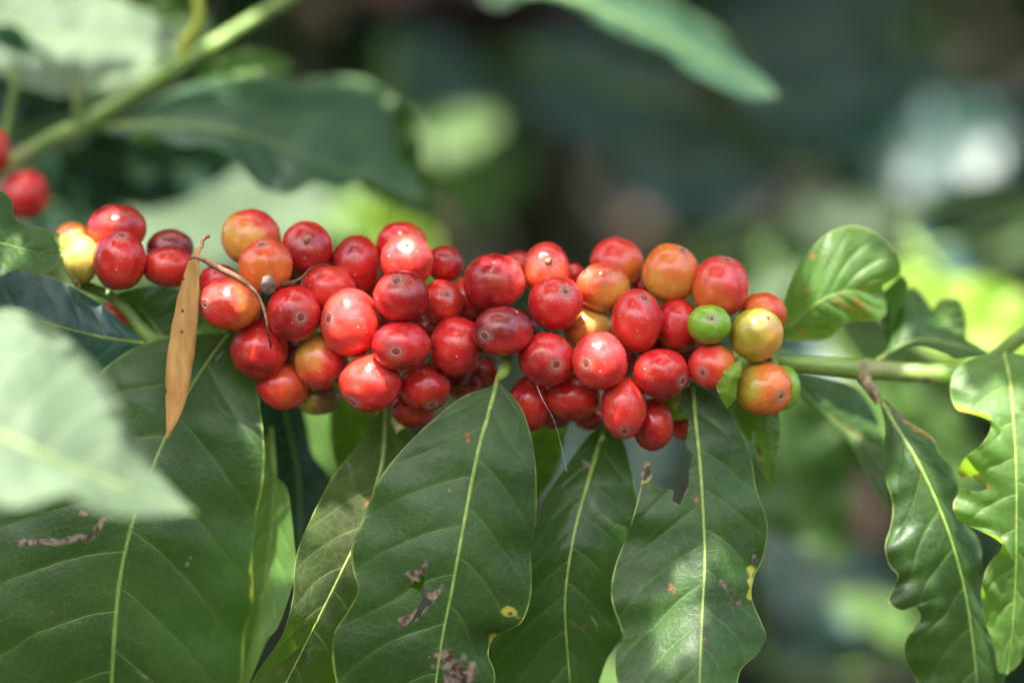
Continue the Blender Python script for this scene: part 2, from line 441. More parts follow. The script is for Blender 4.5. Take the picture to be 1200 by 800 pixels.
def blade(parent, base, tip, w, db, dt, roll=0.0, mat='leaf', lit=0.0, curve=0.08, nu=44, nv=7, seed=0, name='leaf', rib=2.4, label=None, droop=0.0, rib_mat='midrib_deep'):
    """a whole coffee leaf from base to tip (photo pixels), w = full width, roll tilts it about its midrib"""
    bx, by = base; tx, ty = tip
    dx, dy = tx - bx, ty - by; ln = math.hypot(dx, dy); ux, uy = dx / ln, dy / ln; nx, ny = -uy, ux
    rnd = random.Random(seed * 7 + 3)
    mid, L, Q = [], [], []
    for i in range(13):
        t = i / 12
        c = curve * ln * math.sin(math.pi * t)
        mx, my = bx + dx * t + nx * c, by + dy * t + ny * c
        h = 0.5 * w * (math.sin(math.pi * t ** 0.85) ** 0.8) * (1 - 0.35 * t ** 5) if 0 < t < 1 else 0
        h1 = h * (1 + 0.10 * rnd.uniform(-1, 1)); h2 = h * (1 + 0.10 * rnd.uniform(-1, 1))
        mid.append((mx, my)); L.append((mx - nx * h1, my - ny * h1)); Q.append((mx + nx * h2, my + ny * h2))
    D = [lerp(db, dt, t / 4) + droop * math.sin(math.pi * t / 4) for t in range(5)]
    q = roll * w * 0.5 * K * (1 if ny >= 0 else -1)      # negative roll: upper side turned to the sky
    fl = 0.12 * w * K
    o = leaf(parent, mid, L, Q, D, dl=(0, -q - fl, -q - fl, 0), dr=(0, q - fl, q - fl, 0), mat=mat, nu=nu, nv=nv, wave=0.0035 * w / 100, wf=3 + rnd.random() * 2,
             quilt=0.0016, seed=seed, name=name, rib=rib, label=label, rib_mat=rib_mat)
    if lit:
        for t in (0.3, 0.5, 0.7):
            sunlit(lerp(bx, tx, t), lerp(by, ty, t), lerp(db, dt, t), lit * w * 0.34)
    return o

# ------------------------------------------------------------ setting: ground, slope behind
def sheet(name, fn, nx, ny, mat):
    v = [fn(i / nx, j / ny) for j in range(ny + 1) for i in range(nx + 1)]
    f = [(j * (nx + 1) + i, j * (nx + 1) + i + 1, (j + 1) * (nx + 1) + i + 1, (j + 1) * (nx + 1) + i) for j in range(ny) for i in range(nx)]
    return link_mesh(name, mesh_from(name, v, f), mat)
def ground_fn(a, b):
    x = lerp(-150, 150, a); y = lerp(-150, 150, b)
    x = math.copysign(abs(x / 150) ** 2.2 * 150, x); y = math.copysign(abs(y / 150) ** 2.2 * 150, y)
    z = 0.05 * noise.noise(Vector((x, y, 0)) * 0.6)
    z += 9.0 * sstep(5.0, 22.0, y) + 0.4 * noise.noise(Vector((x, y, 3)) * 0.2) * sstep(4, 8, y)
    return Vector((x, y, z))
tag(sheet('ground', ground_fn, 90, 90, M['soil']), kind='structure')

# ------------------------------------------------------------ coffee cherries
RED = (0.56, 0.016, 0.018); DRK = (0.32, 0.009, 0.014); PUR = (0.17, 0.009, 0.018); ORG = (0.66, 0.155, 0.028); YEL = (0.75, 0.52, 0.10)
BRI = (0.62, 0.034, 0.026); GRN = (0.20, 0.36, 0.022); OLV = (0.36, 0.30, 0.03); PNK = (0.62, 0.040, 0.036); OCH = (0.62, 0.30, 0.05); BRN = (0.17, 0.09, 0.03)
ROR = (0.60, 0.070, 0.022)
# cx, cy, rx, ry, layer, scar(x right, y up) or None, main, blush, blush direction (right, up, near), label or None, extra
CH = [
 (85, 283, 22, 23, 1.0, None, YEL, ORG, (-.2, 1, 0), 'yellow cherry with an orange top'),
 (96, 304, 21, 28, 1.6, None, YEL, OLV, (-.3, -1, 0), 'bright yellow cherry'),
 (137, 268, 34, 29, 1.0, None, RED, DRK, (0, .6, .2), None),
 (140, 305, 31, 35, 2.2, (.16, .85), DRK, RED, (.4, 0, .6), None),
 (199, 291, 28, 22, 1.0, None, PUR, PUR, (0, 0, 1), 'dark purple overripe cherry'),
 (198, 312, 31, 24, 1.6, None, DRK, RED, (0, -.4, 1), None),
 (134, 371, 18, 19, -0.2, None, ROR, ORG, (0, -1, 0), None),
 (294, 278, 35, 33, 1.2, None, OCH, BRI, (.6, 1.2, .2), 'orange cherry with a red top'),
 (311, 311, 32, 31, 3.0, (-.1, .82), ORG, ROR, (0, 1, .2), 'orange cherry with a dry petal stuck on it'),
 (359, 292, 31, 33, 1.3, 'stub', RED, DRK, (0, -.3, 1), None),
 (418, 311, 31, 35, 1.3, None, RED, DRK, (-.6, .8, .3), None),
 (269, 356, 36, 31, 3.0, (-.77, .0), BRI, ORG, (1, -.1, .1), 'red cherry turning orange at its right end'),
 (257, 330, 24, 21, 1.2, None, RED, DRK, (0, 1, 0), None),
 (344, 367, 32, 33, 3.0, (.33, -.16), RED, DRK, (0, -.7, .5), None),
 (384, 340, 33, 29, 2.0, None, RED, BRI, (.3, 0, .6), None),
 (411, 378, 35, 40, 3.0, (-.72, .12), PNK, BRI, (0, -1, .2), 'pinkish red cherry in a patch of sun'),
 (304, 409, 34, 35, 2.0, None, RED, DRK, (-.3, -.8, .3), None),
 (332, 452, 30, 28, 1.4, None, ROR, RED, (-.8, 0, .3), None),
 (377, 423, 31, 33, 2.0, (.62, -.66), BRI, OCH, (-.6, .7, .45), 'half ripe cherry, ochre above and red below'),
 (373, 467, 26, 19, 0.5, None, BRN, OLV, (-.6, 0, .3), 'brownish olive cherry'),
 (434, 449, 36, 34, 3.2, (-.56, -.66), BRI, RED, (.3, -.8, .3), 'bright red cherry with a hard patch of sun'),
 (471, 285, 29, 25, 1.0, None, RED, ROR, (1, 0, .4), None),
 (477, 306, 31, 31, 2.5, (.02, .6), BRI, PNK, (0, .8, .4), 'bright red cherry with a pale ring scar'),
 (471, 347, 33, 30, 4.0, (-.18, .6), DRK, RED, (-.9, -.4, .2), None),
 (521, 309, 22, 21, 1.0, None, DRK, RED, (-.3, -.6, .5), None),
 (518, 354, 25, 26, 2.2, (.28, .34), RED, BRI, (-.4, -.6, .3), None),
 (546, 350, 23, 25, 1.0, None, ROR, BRI, (0, -.3, 1), None),
 (579, 331, 36, 34, 2.6, None, DRK, BRI, (1, -.1, .15), 'dark red cherry glowing bright red on its right side'),
 (589, 388, 35, 29, 4.0, (-.62, -.20), PUR, RED, (.4, -.8, .2), 'dark purplish red cherry'),
 (607, 313, 21, 19, 0.5, None, RED, DRK, (0, 1, 0), None),
 (640, 317, 28, 33, 1.6, 'stub', ROR, BRI, (.3, .7, .4), None),
 (651, 355, 32, 32, 3.0, (.37, .42), BRI, RED, (-.3, -.2, .6), None),
 (470, 405, 35, 29, 4.0, (-.15, -.25), DRK, RED, (.2, .1, 1), None),
 (536, 406, 33, 34, 3.0, (.84, -.40), RED, DRK, (.8, -.4, .1), None),
 (498, 454, 30, 28, 2.3, (.32, -.74), RED, DRK, (.4, -.8, .1), None),
 (484, 478, 26, 23, 1.2, None, DRK, RED, (.3, .2, 1), None),
 (541, 449, 23, 19, 0.5, None, DRK, PUR, (0, 0, 1), None),
 (641, 421, 33, 32, 3.5, (.34, -.20), RED, DRK, (-.5, -.5, .4), None),
 (621, 473, 25, 32, 1.8, None, DRK, RED, (.2, .6, .6), None),
 (672, 466, 32, 27, 2.2, None, RED, DRK, (0, -1, .2), None),
 (648, 482, 24, 21, 0.8, None, DRK, PUR, (0, -1, 0), None),
 (689, 488, 18, 16, 0.6, None, PUR, DRK, (0, 0, 1), None),
 (723, 309, 31, 31, 1.2, None, BRI, ORG, (.5, -.6, .3), None),
 (707, 336, 31, 29, 2.0, (-.73, .56), ROR, OCH, (.7, -.6, .3), 'orange cherry with a red end'),
 (786, 320, 33, 34, 2.0, (.42, .80), ORG, OCH, (-.3, -1, .2), 'orange cherry, the topmost of the right end'),
 (844, 336, 34, 36, 2.2, (.22, .90), PNK, ORG, (-.7, -.6, .2), None),
 (746, 376, 30, 37, 3.0, (.28, .74), RED, BRI, (-.1, -.7, .4), None),
 (794, 382, 27, 33, 2.0, None, DRK, RED, (0, .4, .8), None),
 (831, 380, 26, 23, 4.0, (.08, .30), GRN, GRN, (0, 0, 1), 'small bright green unripe cherry'),
 (887, 392, 31, 31, 3.5, (.40, .64), OLV, OCH, (.8, -.4, .3), 'olive green half ripe cherry'),
 (894, 368, 28, 25, 1.6, None, ROR, ORG, (-.5, 0, .4), None),
 (689, 386, 29, 27, 1.5, None, ORG, YEL, (.5, .5, .2), 'orange cherry in a patch of sun'),
 (703, 423, 32, 34, 4.0, (-.53, -.10), PNK, RED, (0, -1, .2), None),
 (775, 437, 33, 29, 3.5, (.76, -.32), RED, DRK, (.2, -.8, .2), None),
 (731, 477, 27, 36, 3.2, (.02, -.80), RED, BRI, (0, .2, 1), None),
 (765, 498, 24, 30, 2.0, None, RED, DRK, (-.5, -.6, .3), None),
 (793, 474, 24, 19, 1.0, None, OLV, GRN, (0, -.6, .4), 'olive green cherry half hidden under a red one'),
 (803, 500, 20, 15, 0.5, None, BRN, RED, (0, 0, 1), None),
 (835, 429, 28, 27, 3.5, (-.48, -.28), BRI, ORG, (.9, .3, .1), None),
 (895, 455, 33, 32, 3.0, (.58, -.28), ORG, OLV, (-.9, .2, .1), 'orange and green cherry at the end of the cluster'),
 (915, 454, 23, 26, 1.6, None, GRN, GRN, (0, 0, 1), 'green unripe cherry half hidden behind an orange one'),
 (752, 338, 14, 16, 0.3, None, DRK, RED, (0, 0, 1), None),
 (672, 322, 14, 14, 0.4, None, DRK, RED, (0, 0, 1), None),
 (566, 436, 20, 20, 0.2, None, PUR, DRK, (0, 0, 1), None),  # from here filler cherries, mostly dark, added so the gaps look shaded
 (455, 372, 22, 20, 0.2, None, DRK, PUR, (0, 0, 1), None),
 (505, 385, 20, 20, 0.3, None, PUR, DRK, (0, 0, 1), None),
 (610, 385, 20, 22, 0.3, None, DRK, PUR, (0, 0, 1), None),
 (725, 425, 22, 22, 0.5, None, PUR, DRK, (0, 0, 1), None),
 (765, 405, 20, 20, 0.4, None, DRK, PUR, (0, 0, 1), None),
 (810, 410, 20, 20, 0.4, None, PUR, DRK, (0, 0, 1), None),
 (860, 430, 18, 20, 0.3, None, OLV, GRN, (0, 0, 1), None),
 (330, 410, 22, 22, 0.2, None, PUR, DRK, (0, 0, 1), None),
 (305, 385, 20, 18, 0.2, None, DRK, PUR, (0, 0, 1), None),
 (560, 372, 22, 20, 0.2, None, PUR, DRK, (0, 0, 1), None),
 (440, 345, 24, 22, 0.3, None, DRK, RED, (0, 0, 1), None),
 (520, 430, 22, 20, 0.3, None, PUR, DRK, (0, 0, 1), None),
]

def solve_depths(lst, front=-0.030, step=0.0075):
    order = sorted(range(len(lst)), key=lambda i: -lst[i][4])
    dep = {}
    for i in order:
        c = lst[i]; r = (c[2] + c[3]) / 2
        z = front + (4.0 - c[4]) * step
        for j in order:
            if j not in dep: continue
            e = lst[j]; r2 = (e[2] + e[3]) / 2
            if e[4] <= c[4]: continue
            dist = math.hypot(c[0] - e[0], c[1] - e[1]); rs = (r + r2) * 0.90
            if dist < rs:
                z = max(z, dep[j] + math.sqrt(rs * rs - dist * dist) * K * 0.80)
        dep[i] = min(z, 0.022)
    return [dep[i] for i in range(len(lst))]

def cherry(parent, c, d, seed):
    cx, cy, rx, ry, lay, scar, c1, c2, bd, label = c
    stub = scar == 'stub'
    if stub: ax = Vector((0.08, 0.30, 0.95))
    elif scar:
        sx, sy = scar; rr = min(0.97, sx * sx + sy * sy); ax = Vector((sx, sy, math.sqrt(max(0.02, 1 - rr))))
    else:
        rnd = random.Random(seed); ax = Vector((rnd.uniform(-1, 1), rnd.uniform(-.2, .9), -0.6))
    ax.normalize()                                  # screen frame: right, up, near
    t1 = ax.cross(Vector((0.31, 0.2, 0.93)))
    if t1.length < .1: t1 = ax.cross(Vector((1, 0, 0)))
    t1.normalize(); t2 = ax.cross(t1)
    s = K * (1 + d); rz = (rx + ry) * 0.5
    cen = P(cx, cy, d)
    nt_, nph = 44, 56
    th = [0.0] + [0.035 * k for k in range(1, 11)] + [0.35 + (math.pi - 0.35) * k / (nt_ - 11) for k in range(1, nt_ - 11)]
    verts, uvs, cols, faces = [], [], [], []
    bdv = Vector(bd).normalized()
    lump = random.Random(seed + 50)
    la = lump.uniform(.35, .8)
    def shape(theta, phi):
        n = ax * math.cos(theta) + (t1 * math.cos(phi) + t2 * math.sin(phi)) * math.sin(theta)
        r = 1.0
        r += 0.010 * math.cos(2 * (phi + seed)) * math.sin(theta) ** 2      # two seeds inside: slightly two sided
        r += 0.040 * noise.noise(n * 1.3 + Vector((seed * 1.7, 0, 0))) * la
        r += 0.030 * noise.noise(n * 2.3 + Vector((0, seed * 2.1, 0)))
        r -= 0.030 * math.exp(-(theta / 0.22) ** 2)                         # flat tip
        r -= 0.05 * math.exp(-((math.pi - theta) / 0.3) ** 2)
        r += 0.022 * math.sin(2 * theta) ** 2
        return n, r
    def world(n, r):
        return cen + Vector((n.x * rx * s, -n.z * rz * s, n.y * ry * s)) * r
    for i, tt in enumerate(th + [math.pi]):
        for j in range(nph):
            ph = 2 * math.pi * j / nph
            n, r = shape(tt, ph)
            verts.append(world(n, r) - cen)
            uvs.append((j / nph, tt / math.pi))
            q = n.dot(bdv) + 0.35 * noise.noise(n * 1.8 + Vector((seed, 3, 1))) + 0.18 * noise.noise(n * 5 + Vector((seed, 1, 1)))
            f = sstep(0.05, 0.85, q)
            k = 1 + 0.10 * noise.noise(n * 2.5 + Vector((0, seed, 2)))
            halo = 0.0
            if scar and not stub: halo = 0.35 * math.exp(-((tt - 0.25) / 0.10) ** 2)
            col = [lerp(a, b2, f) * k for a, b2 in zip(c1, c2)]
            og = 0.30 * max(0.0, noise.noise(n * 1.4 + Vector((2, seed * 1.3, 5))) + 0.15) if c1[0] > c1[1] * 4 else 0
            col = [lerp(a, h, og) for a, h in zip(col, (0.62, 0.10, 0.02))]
            col = [lerp(a, h, halo) for a, h in zip(col, (0.36, 0.20, 0.15))]
            cols.append(tuple(col) + (1.0,))
    rows = len(th) + 1
    for i in range(rows - 1):
        for j in range(nph):
            k = (j + 1) % nph
            faces.append((i * nph + j, i * nph + k, (i + 1) * nph + k, (i + 1) * nph + j))
    me = mesh_from('cherry', verts, faces)
    bm = bmesh.new(); bm.from_mesh(me); bmesh.ops.recalc_face_normals(bm, faces=bm.faces); bm.to_mesh(me); bm.free()
    ul = me.uv_layers.new(name='polar')
    idx = [0] * len(me.loops); me.loops.foreach_get('vertex_index', idx)
    flat = []
    for k in idx: flat += uvs[k]
    ul.data.foreach_set('uv', flat)
    ca = me.color_attributes.new('skin', 'FLOAT_COLOR', 'POINT')
    fl = []
    for w in cols: fl += w
    ca.data.foreach_set('color', fl)
    o = link_mesh('cherry', me, M['cherry'], None)
    o.location = cen
    o.parent = parent; o.matrix_parent_inverse = Matrix.Translation(parent.location).inverted()
    if label: o['label'] = label
    if scar and not stub:
        # raised ring of the old flower with a small core
        def lathe(name, prof, mat):
            vs, fs = [], []; m = 28
            for a, h in prof:
                for j in range(m):
                    ph = 2 * math.pi * j / m
                    n, r = shape(a * (1 + 0.12 * noise.noise(Vector((math.cos(ph) * 2, math.sin(ph) * 2, seed)))), ph)
                    vs.append(world(n, r + h))
            for i in range(len(prof) - 1):
                for j in range(m):
                    k = (j + 1) % m; fs.append((i * m + j, i * m + k, (i + 1) * m + k, (i + 1) * m + j))
            ob = link_mesh(name, mesh_from(name, vs, fs), mat, None)
            ob.parent = o; ob.matrix_parent_inverse = Matrix.Translation(cen).inverted()
            return ob
        lathe('calyx_scar', [(0.215, -0.004), (0.195, 0.008), (0.172, 0.013), (0.150, 0.004), (0.142, -0.006)], M['scar'])
        lathe('scar_core', [(0.095, -0.006), (0.085, 0.006), (0.065, 0.010), (0.05, 0.004), (0.04, 0.016), (0.02, 0.022), (0.0005, 0.020)], M['scar_core'])
    if stub:
        vs = []; n0 = ax
        p0 = world(n0, 0.985); nw = (world(n0, 1.0) - cen).normalized()
        tb = tube('flower_stub', [p0, p0 + nw * 0.0006, p0 + nw * 0.0011 + Vector((0.0009, 0, .0006))], [0.0012, 0.0009, 0.0004], M['stub'], None, seg=8, n=12, bumps=.5)
        tb.parent = o; tb.matrix_parent_inverse = Matrix.Translation(cen).inverted()
    return o

main = empty('coffee_branch', P(600, 420, 0.0))
tag(main, 'sharp coffee branch crowded with red and orange cherries, large green leaves hanging below it', 'fruiting branch')
deps = solve_depths(CH)
CPOS = []
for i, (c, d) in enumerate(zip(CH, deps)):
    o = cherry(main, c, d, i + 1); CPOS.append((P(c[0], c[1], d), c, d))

# ------------------------------------------------------------ the main branch's stem
def T(name, pts, rpx, mat, parent, **kw):
    return tube(name, [P(*p) for p in pts], [K * r for r in rpx], M[mat], parent, **kw)
T('stem', [(1290, 441, .02), (1200, 438, .008), (1100, 438, .0), (1034, 434, .0), (1018, 433, .0), (1000, 432, .0), (940, 427, .0), (880, 422, .004), (700, 405, .006), (500, 395, .006), (330, 392, .004), (230, 396, .0), (196, 402, -.004),
           (178, 398, -.006), (160, 378, -.006), (145, 360, -.006), (128, 346, -.005), (108, 338, -.004), (90, 330, -.004)],
  [14, 13, 12.5, 12, 14.5, 12, 10, 9.5, 9, 9, 8, 8, 8, 9, 6.8, 6.2, 6.2, 6.4, 6.8], 'stem', main, seg=18, n=300, bumps=0.10)
T('stem_tip', [(94, 332, -.005), (86, 322, -.006), (83, 312, -.007), (76, 300, -.008), (70, 290, -.008)], [6, 5.5, 5, 4, 3], 'stem', main, seg=12, n=40, bumps=0.2)
T('bud', [(73, 300, -.009), (80, 299, -.010), (88, 298, -.010), (91, 299, -.010)], [3.2, 2.8, 3.0, 2.0], 'stem', main, seg=10, n=20, bumps=.3)
T('bud', [(86, 326, -.012), (90, 330, -.013), (93, 336, -.013)], [2.5, 4, 2], 'node_bark', main, seg=10, n=16, bumps=.6)
T('node_ring', [(1010, 441, -.004), (1016, 450, -.006), (1024, 462, -.007), (1030, 472, -.007)], [8, 7, 6, 5], 'node_bark', main, seg=12, n=30, bumps=.5)
# fruit stalks that reach from stem to fruit, seen in the gaps
sr = random.Random(4)
for p, c, d in CPOS:
    if c[4] <= 1.3 or not (230 < c[0] < 930): continue
    q = P(min(max(c[0] + sr.uniform(-14, 14), 250), 905), 400 + sr.uniform(-3, 3), 0.004)
    tube('fruit_stalk', [q, q.lerp(p, .55) + Vector((0, .001, 0)), q.lerp(p, 0.8)], [0.0011, 0.0010, 0.0012], M['stem'], main, seg=7, n=8)

# ------------------------------------------------------------ leaves of the main branch
# 1 the large dark leaf at the left
leaf(main, [(268, 392), (243, 424), (212, 475), (186, 530), (164, 585), (148, 640), (138, 700), (131, 800), (128, 900), (118, 1000)],
     [(266, 390), (190, 396), (130, 425), (70, 490), (10, 570), (-40, 640), (-60, 720), (-30, 830), (40, 930), (118, 1000)],
     [(270, 392), (285, 420), (300, 455), (309, 510), (309, 560), (300, 610), (296, 660), (297, 700), (287, 745), (283, 800), (255, 890), (190, 960), (118, 1000)],
     [-.006, -.018, -.024, -.022, -.016, -.01], dl=(0, .002, .006, .006, .004, 0), dr=(0, .004, .012, .014, .010, 0), mat='leaf', nu=260, nv=50, wave=.0010, wf=4.5, quilt=.0018, seed=1, rib=1.9,
     brown=[([(26, 637), (50, 632), (72, 636), (90, 628), (104, 632), (114, 618), (126, 606)], 4.0), ([(92, 598), (100, 602)], 3), ([(162, 788), (178, 798)], 1.6), ([(218, 662), (224, 652)], 1.6)],
     yellow=[([(296, 660), (298, 700)], 4)],
     petiole=[(280, 386, .0), (276, 388, -.003)], label='very large dark green leaf with a grey insect trail')
# 2 bright leaf seen from below beside it
leaf(main, [(318, 500), (322, 560), (318, 620), (308, 690), (292, 760), (270, 850)],
     [(316, 500), (296, 560), (285, 620), (275, 700), (262, 770), (270, 850)],
     [(320, 498), (317, 525), (321, 555), (336, 572), (342, 610), (345, 640), (347, 665), (338, 700), (325, 735), (312, 752), (292, 800), (270, 850)],
     [.008, .000, -.004, .004], dl=(0, .004, .006, 0), dr=(0, -.006, -.012, -.008, 0), mat='leaf_light', wave=.0012, wf=3, seed=2, label='light green leaf behind the large dark one')
# 3 dark leaf behind
leaf(main, [(325, 440), (338, 500), (350, 560), (352, 630), (350, 690)],
     [(322, 440), (305, 480), (300, 540), (310, 620), (330, 665), (350, 690)],
     [(330, 440), (352, 470), (360, 500), (366, 530), (384, 556), (380, 580), (362, 610), (352, 640), (350, 690)],
     [.018, .026, .028, .026], dl=(0, .004, .004, 0), dr=(0, .006, .008, 0), mat='leaf_deep', wave=.001, seed=3, rib_mat='midrib_deep', label='very dark green leaf hanging behind the others')
# 4 shaded leaf with sun flecks
leaf(main, [(452, 470), (451, 510), (446, 550), (428, 610), (400, 670), (370, 730), (335, 800), (290, 890)],
     [(448, 478), (432, 498), (412, 530), (390, 558), (370, 595), (352, 635), (345, 665), (343, 700), (330, 745), (300, 790), (280, 840), (290, 890)],
     [(456, 476), (470, 490), (486, 515), (500, 560), (505, 620), (495, 690), (460, 760), (400, 820), (340, 870), (290, 890)],
     [.002, -.010, -.026, -.032, -.028, -.02], dl=(0, -.002, -.006, -.004, 0), dr=(0, .006, .014, .012, 0), mat='leaf_shaded', wave=.0008, wf=4, seed=4, rib=3.0,
     red=[([(430, 590), (436, 584)], 2.5)], brown=[([(431, 582), (434, 588), (438, 588)], 1.6)], label='leaf with an shaded olive brown underside and green sun flecks')
# 5 central leaf
leaf(main, [(583, 445), (574, 480), (560, 530), (548, 590), (538, 645), (528, 700), (518, 750), (511, 800), (500, 880), (480, 960)],
     [(581, 448), (576, 452), (562, 457), (545, 463), (530, 473), (498, 500), (470, 528), (445, 560), (432, 590), (420, 620), (411, 645), (414, 670), (419, 692), (407, 716), (392, 740), (389, 765), (394, 800), (415, 880), (480, 960)],
     [(586, 447), (590, 453), (597, 460), (606, 470), (617, 492), (627, 535), (629, 575), (628, 610), (622, 640), (623, 668), (622, 700), (612, 728), (595, 738), (578, 748), (573, 768), (580, 800), (560, 890), (480, 960)],
     [-.026, -.036, -.040, -.038, -.032, -.024], dl=(0, .004, .007, .006, .006, 0), dr=(0, .005, .010, .008, .004, 0), mat='leaf', nu=280, nv=48, wave=.0011, wf=4.2, quilt=.0015, seed=5, rib=3.6,
     cuts=[[(496, 672), (498, 682), (494, 692), (500, 700), (508, 705), (498, 712), (492, 722), (482, 728), (490, 712), (496, 700), (490, 690), (480, 688), (486, 680), (492, 682)]],
     brown=[([(498, 655), (494, 670), (480, 672), (492, 682), (498, 695), (506, 704), (518, 688)], 4.0), ([(500, 706), (486, 722), (468, 728)], 4.6), ([(520, 772), (530, 780), (545, 790), (525, 810)], 15), ([(597, 719)], 5)],
     yellow=[([(597, 719)], 8), ([(578, 745), (574, 765)], 3)],
     red=[([(547, 508), (548, 516)], 3), ([(504, 540)], 3), ([(592, 625)], 3), ([(600, 645)], 2.5)],
     petiole=[(592, 410, -.016), (594, 422, -.022), (590, 436, -.026)], label='large central leaf with a jagged insect hole')
# 6 narrow leaf right of centre
leaf(main, [(708, 500), (698, 535), (686, 575), (674, 620), (666, 665), (662, 705), (664, 750), (668, 800), (668, 860)],
     [(702, 500), (688, 512), (668, 540), (650, 565), (634, 595), (622, 630), (605, 670), (590, 715), (576, 750), (580, 800), (610, 850), (668, 860)],
     [(713, 498), (728, 512), (736, 535), (744, 570), (749, 600), (746, 630), (738, 660), (732, 690), (726, 722), (729, 745), (712, 772), (702, 800), (690, 840), (668, 860)],
     [-.002, -.014, -.020, -.018, -.014, -.010], dl=(0, .004, .008, .006, 0), dr=(0, .004, .006, .006, 0), mat='leaf', nu=200, nv=40, wave=.0010, wf=4, quilt=.0014, seed=6, rib=3.4,
     brown=[([(693, 722), (700, 733)], 1.4), ([(684, 540), (690, 546)], 2)], red=[([(710, 606)], 2)], petiole=[(712, 470, .002), (711, 485, -.001)])
# 7 eaten leaf at the right
leaf(main, [(812, 452), (815, 490), (820, 540), (824, 600), (826, 660), (823, 720), (820, 800), (818, 870)],
     [(808, 452), (790, 465), (770, 490), (755, 530), (752, 562), (746, 590), (735, 625), (720, 665), (716, 700), (727, 735), (730, 748), (722, 765), (724, 800), (745, 850), (818, 870)],
     [(816, 452), (835, 462), (852, 478), (868, 505), (880, 535), (886, 570), (896, 600), (900, 622), (894, 655), (884, 675), (881, 700), (892, 728), (898, 745), (888, 765), (868, 785), (858, 820), (818, 870)],
     [-.018, -.027, -.031, -.036, -.044, -.05], dl=(0, .002, .006, .005, 0), dr=(0, .006, .009, .008, 0), mat='leaf', nu=240, nv=46, wave=.0011, wf=4.5, quilt=.0015, seed=7, rib=3.4,
     cuts=[[(804, 440), (798, 468), (796, 480), (803, 484), (807, 494), (805, 508), (803, 518), (806, 527), (812, 532), (808, 545), (806, 570), (801, 580), (796, 591), (788, 586), (790, 574), (774, 572), (769, 566), (764, 560), (763, 548), (762, 541), (753, 542), (751, 556), (746, 572), (735, 560), (735, 440)]],
     brown=[([(757, 540), (758, 556)], 8), ([(864, 706)], 7), ([(845, 680), (854, 690), (862, 698)], 2.4), ([(806, 530), (803, 576), (792, 590)], 2), ([(882, 660), (884, 650)], 3)],
     yellow=[([(757, 562)], 8), ([(880, 668), (881, 700)], 4)],
     red=[([(790, 692), (786, 688)], 3), ([(818, 585)], 3), ([(826, 750)], 3)],
     petiole=[(812, 430, .0), (811, 440, -.010)], label='leaf with its upper left side eaten away and a brown scorched tip')
# 8 small yellow green bract
leaf(main, [(866, 424), (858, 440), (853, 458), (852, 479)], [(865, 423), (850, 432), (839, 445), (842, 462), (852, 479)], [(868, 421), (869, 436), (864, 450), (862, 466), (852, 479)],
     [-.030, -.033, -.032, -.029], dl=(0, .002, 0), dr=(0, .003, 0), mat='leaf_young', nu=40, nv=10, wave=.0003, quilt=.0002, seed=8, rib=0, name='bract', label='small yellow green bract lying on a red cherry')
# 9 two small leaves below the end of the cluster
leaf(main, [(897, 470), (900, 500), (905, 535), (905, 571)], [(880, 470), (884, 500), (887, 540), (905, 571)], [(911, 478), (914, 505), (909, 540), (905, 571)],
     [-.012, -.014, -.012, -.006], dl=(0, .004, 0), dr=(0, .002, 0), mat='leaf_light', nu=60, nv=14, wave=.0004, quilt=.0006, seed=9, rib=1.2, name='small_leaf', label='small pointed leaf below the last cherry',
     brown=[([(888, 524), (893, 552)], 3)])
leaf(main, [(858, 455), (868, 475), (876, 495), (880, 520)], [(850, 455), (858, 478), (866, 500), (880, 520)], [(880, 452), (884, 475), (884, 500), (880, 520)],
     [-.008, -.012, -.010, -.006], mat='leaf_light', nu=50, nv=12, wave=.0003, quilt=.0004, seed=10, rib=1.0, name='small_leaf')
# 10 folded leaf behind the stem
leaf(main, [(922, 440), (950, 468), (985, 500), (1015, 520), (1040, 530)], [(930, 436), (965, 441), (1000, 452), (1022, 478), (1033, 505), (1040, 530)], [(922, 442), (940, 466), (965, 486), (990, 510), (1010, 540), (1024, 570), (1040, 596), (1040, 530)],
     [.012, .014, .016, .014], dl=(0, .010, .012, 0), dr=(0, -.003, -.008, 0), mat='leaf', nu=110, nv=24, wave=.0005, seed=11, red=[([(975, 490), (1010, 512)], 2)], label='half folded leaf behind the green stem')
# 11 upright leaf
leaf(main, [(906, 398), (935, 374), (962, 353), (985, 343), (1010, 341), (1036, 344)],
     [(906, 396), (914, 366), (924, 335), (938, 308), (962, 280), (990, 266), (1015, 268), (1040, 284), (1055, 308), (1052, 325), (1036, 330), (1036, 344)],
     [(906, 400), (930, 399), (960, 399), (975, 394), (988, 380), (1005, 376), (1025, 375), (1038, 366), (1036, 344)],
     [.010, .006, .002, .004, .010], dl=(0, -.004, .004, .004, 0), dr=(0, .004, .004, 0), mat='leaf_light', nu=150, nv=34, wave=.0008, wf=4, quilt=.0016, seed=12,
     red=[([(982, 354), (992, 360), (1004, 356), (1010, 362)], 7), ([(940, 392), (948, 396)], 4), ([(974, 386), (970, 392)], 4), ([(944, 340)], 3), ([(960, 338)], 3), ([(950, 302)], 4), ([(1018, 370)], 6), ([(1015, 334)], 4)],
     brown=[([(945, 382), (972, 384)], 1.3)], label='rounded upright leaf with small rusty red patches')
leaf(main, [(1036, 342), (1044, 362), (1045, 385), (1042, 403)], [(1034, 340), (1034, 365), (1036, 390), (1042, 403)], [(1056, 322), (1064, 334), (1056, 362), (1048, 392), (1042, 403)],
     [.010, .014, .016, .018], dr=(0, .008, 0), mat='leaf', nu=50, nv=12, seed=13, rib=0, name='leaf_flap', label='dark turned over tip of the upright leaf')
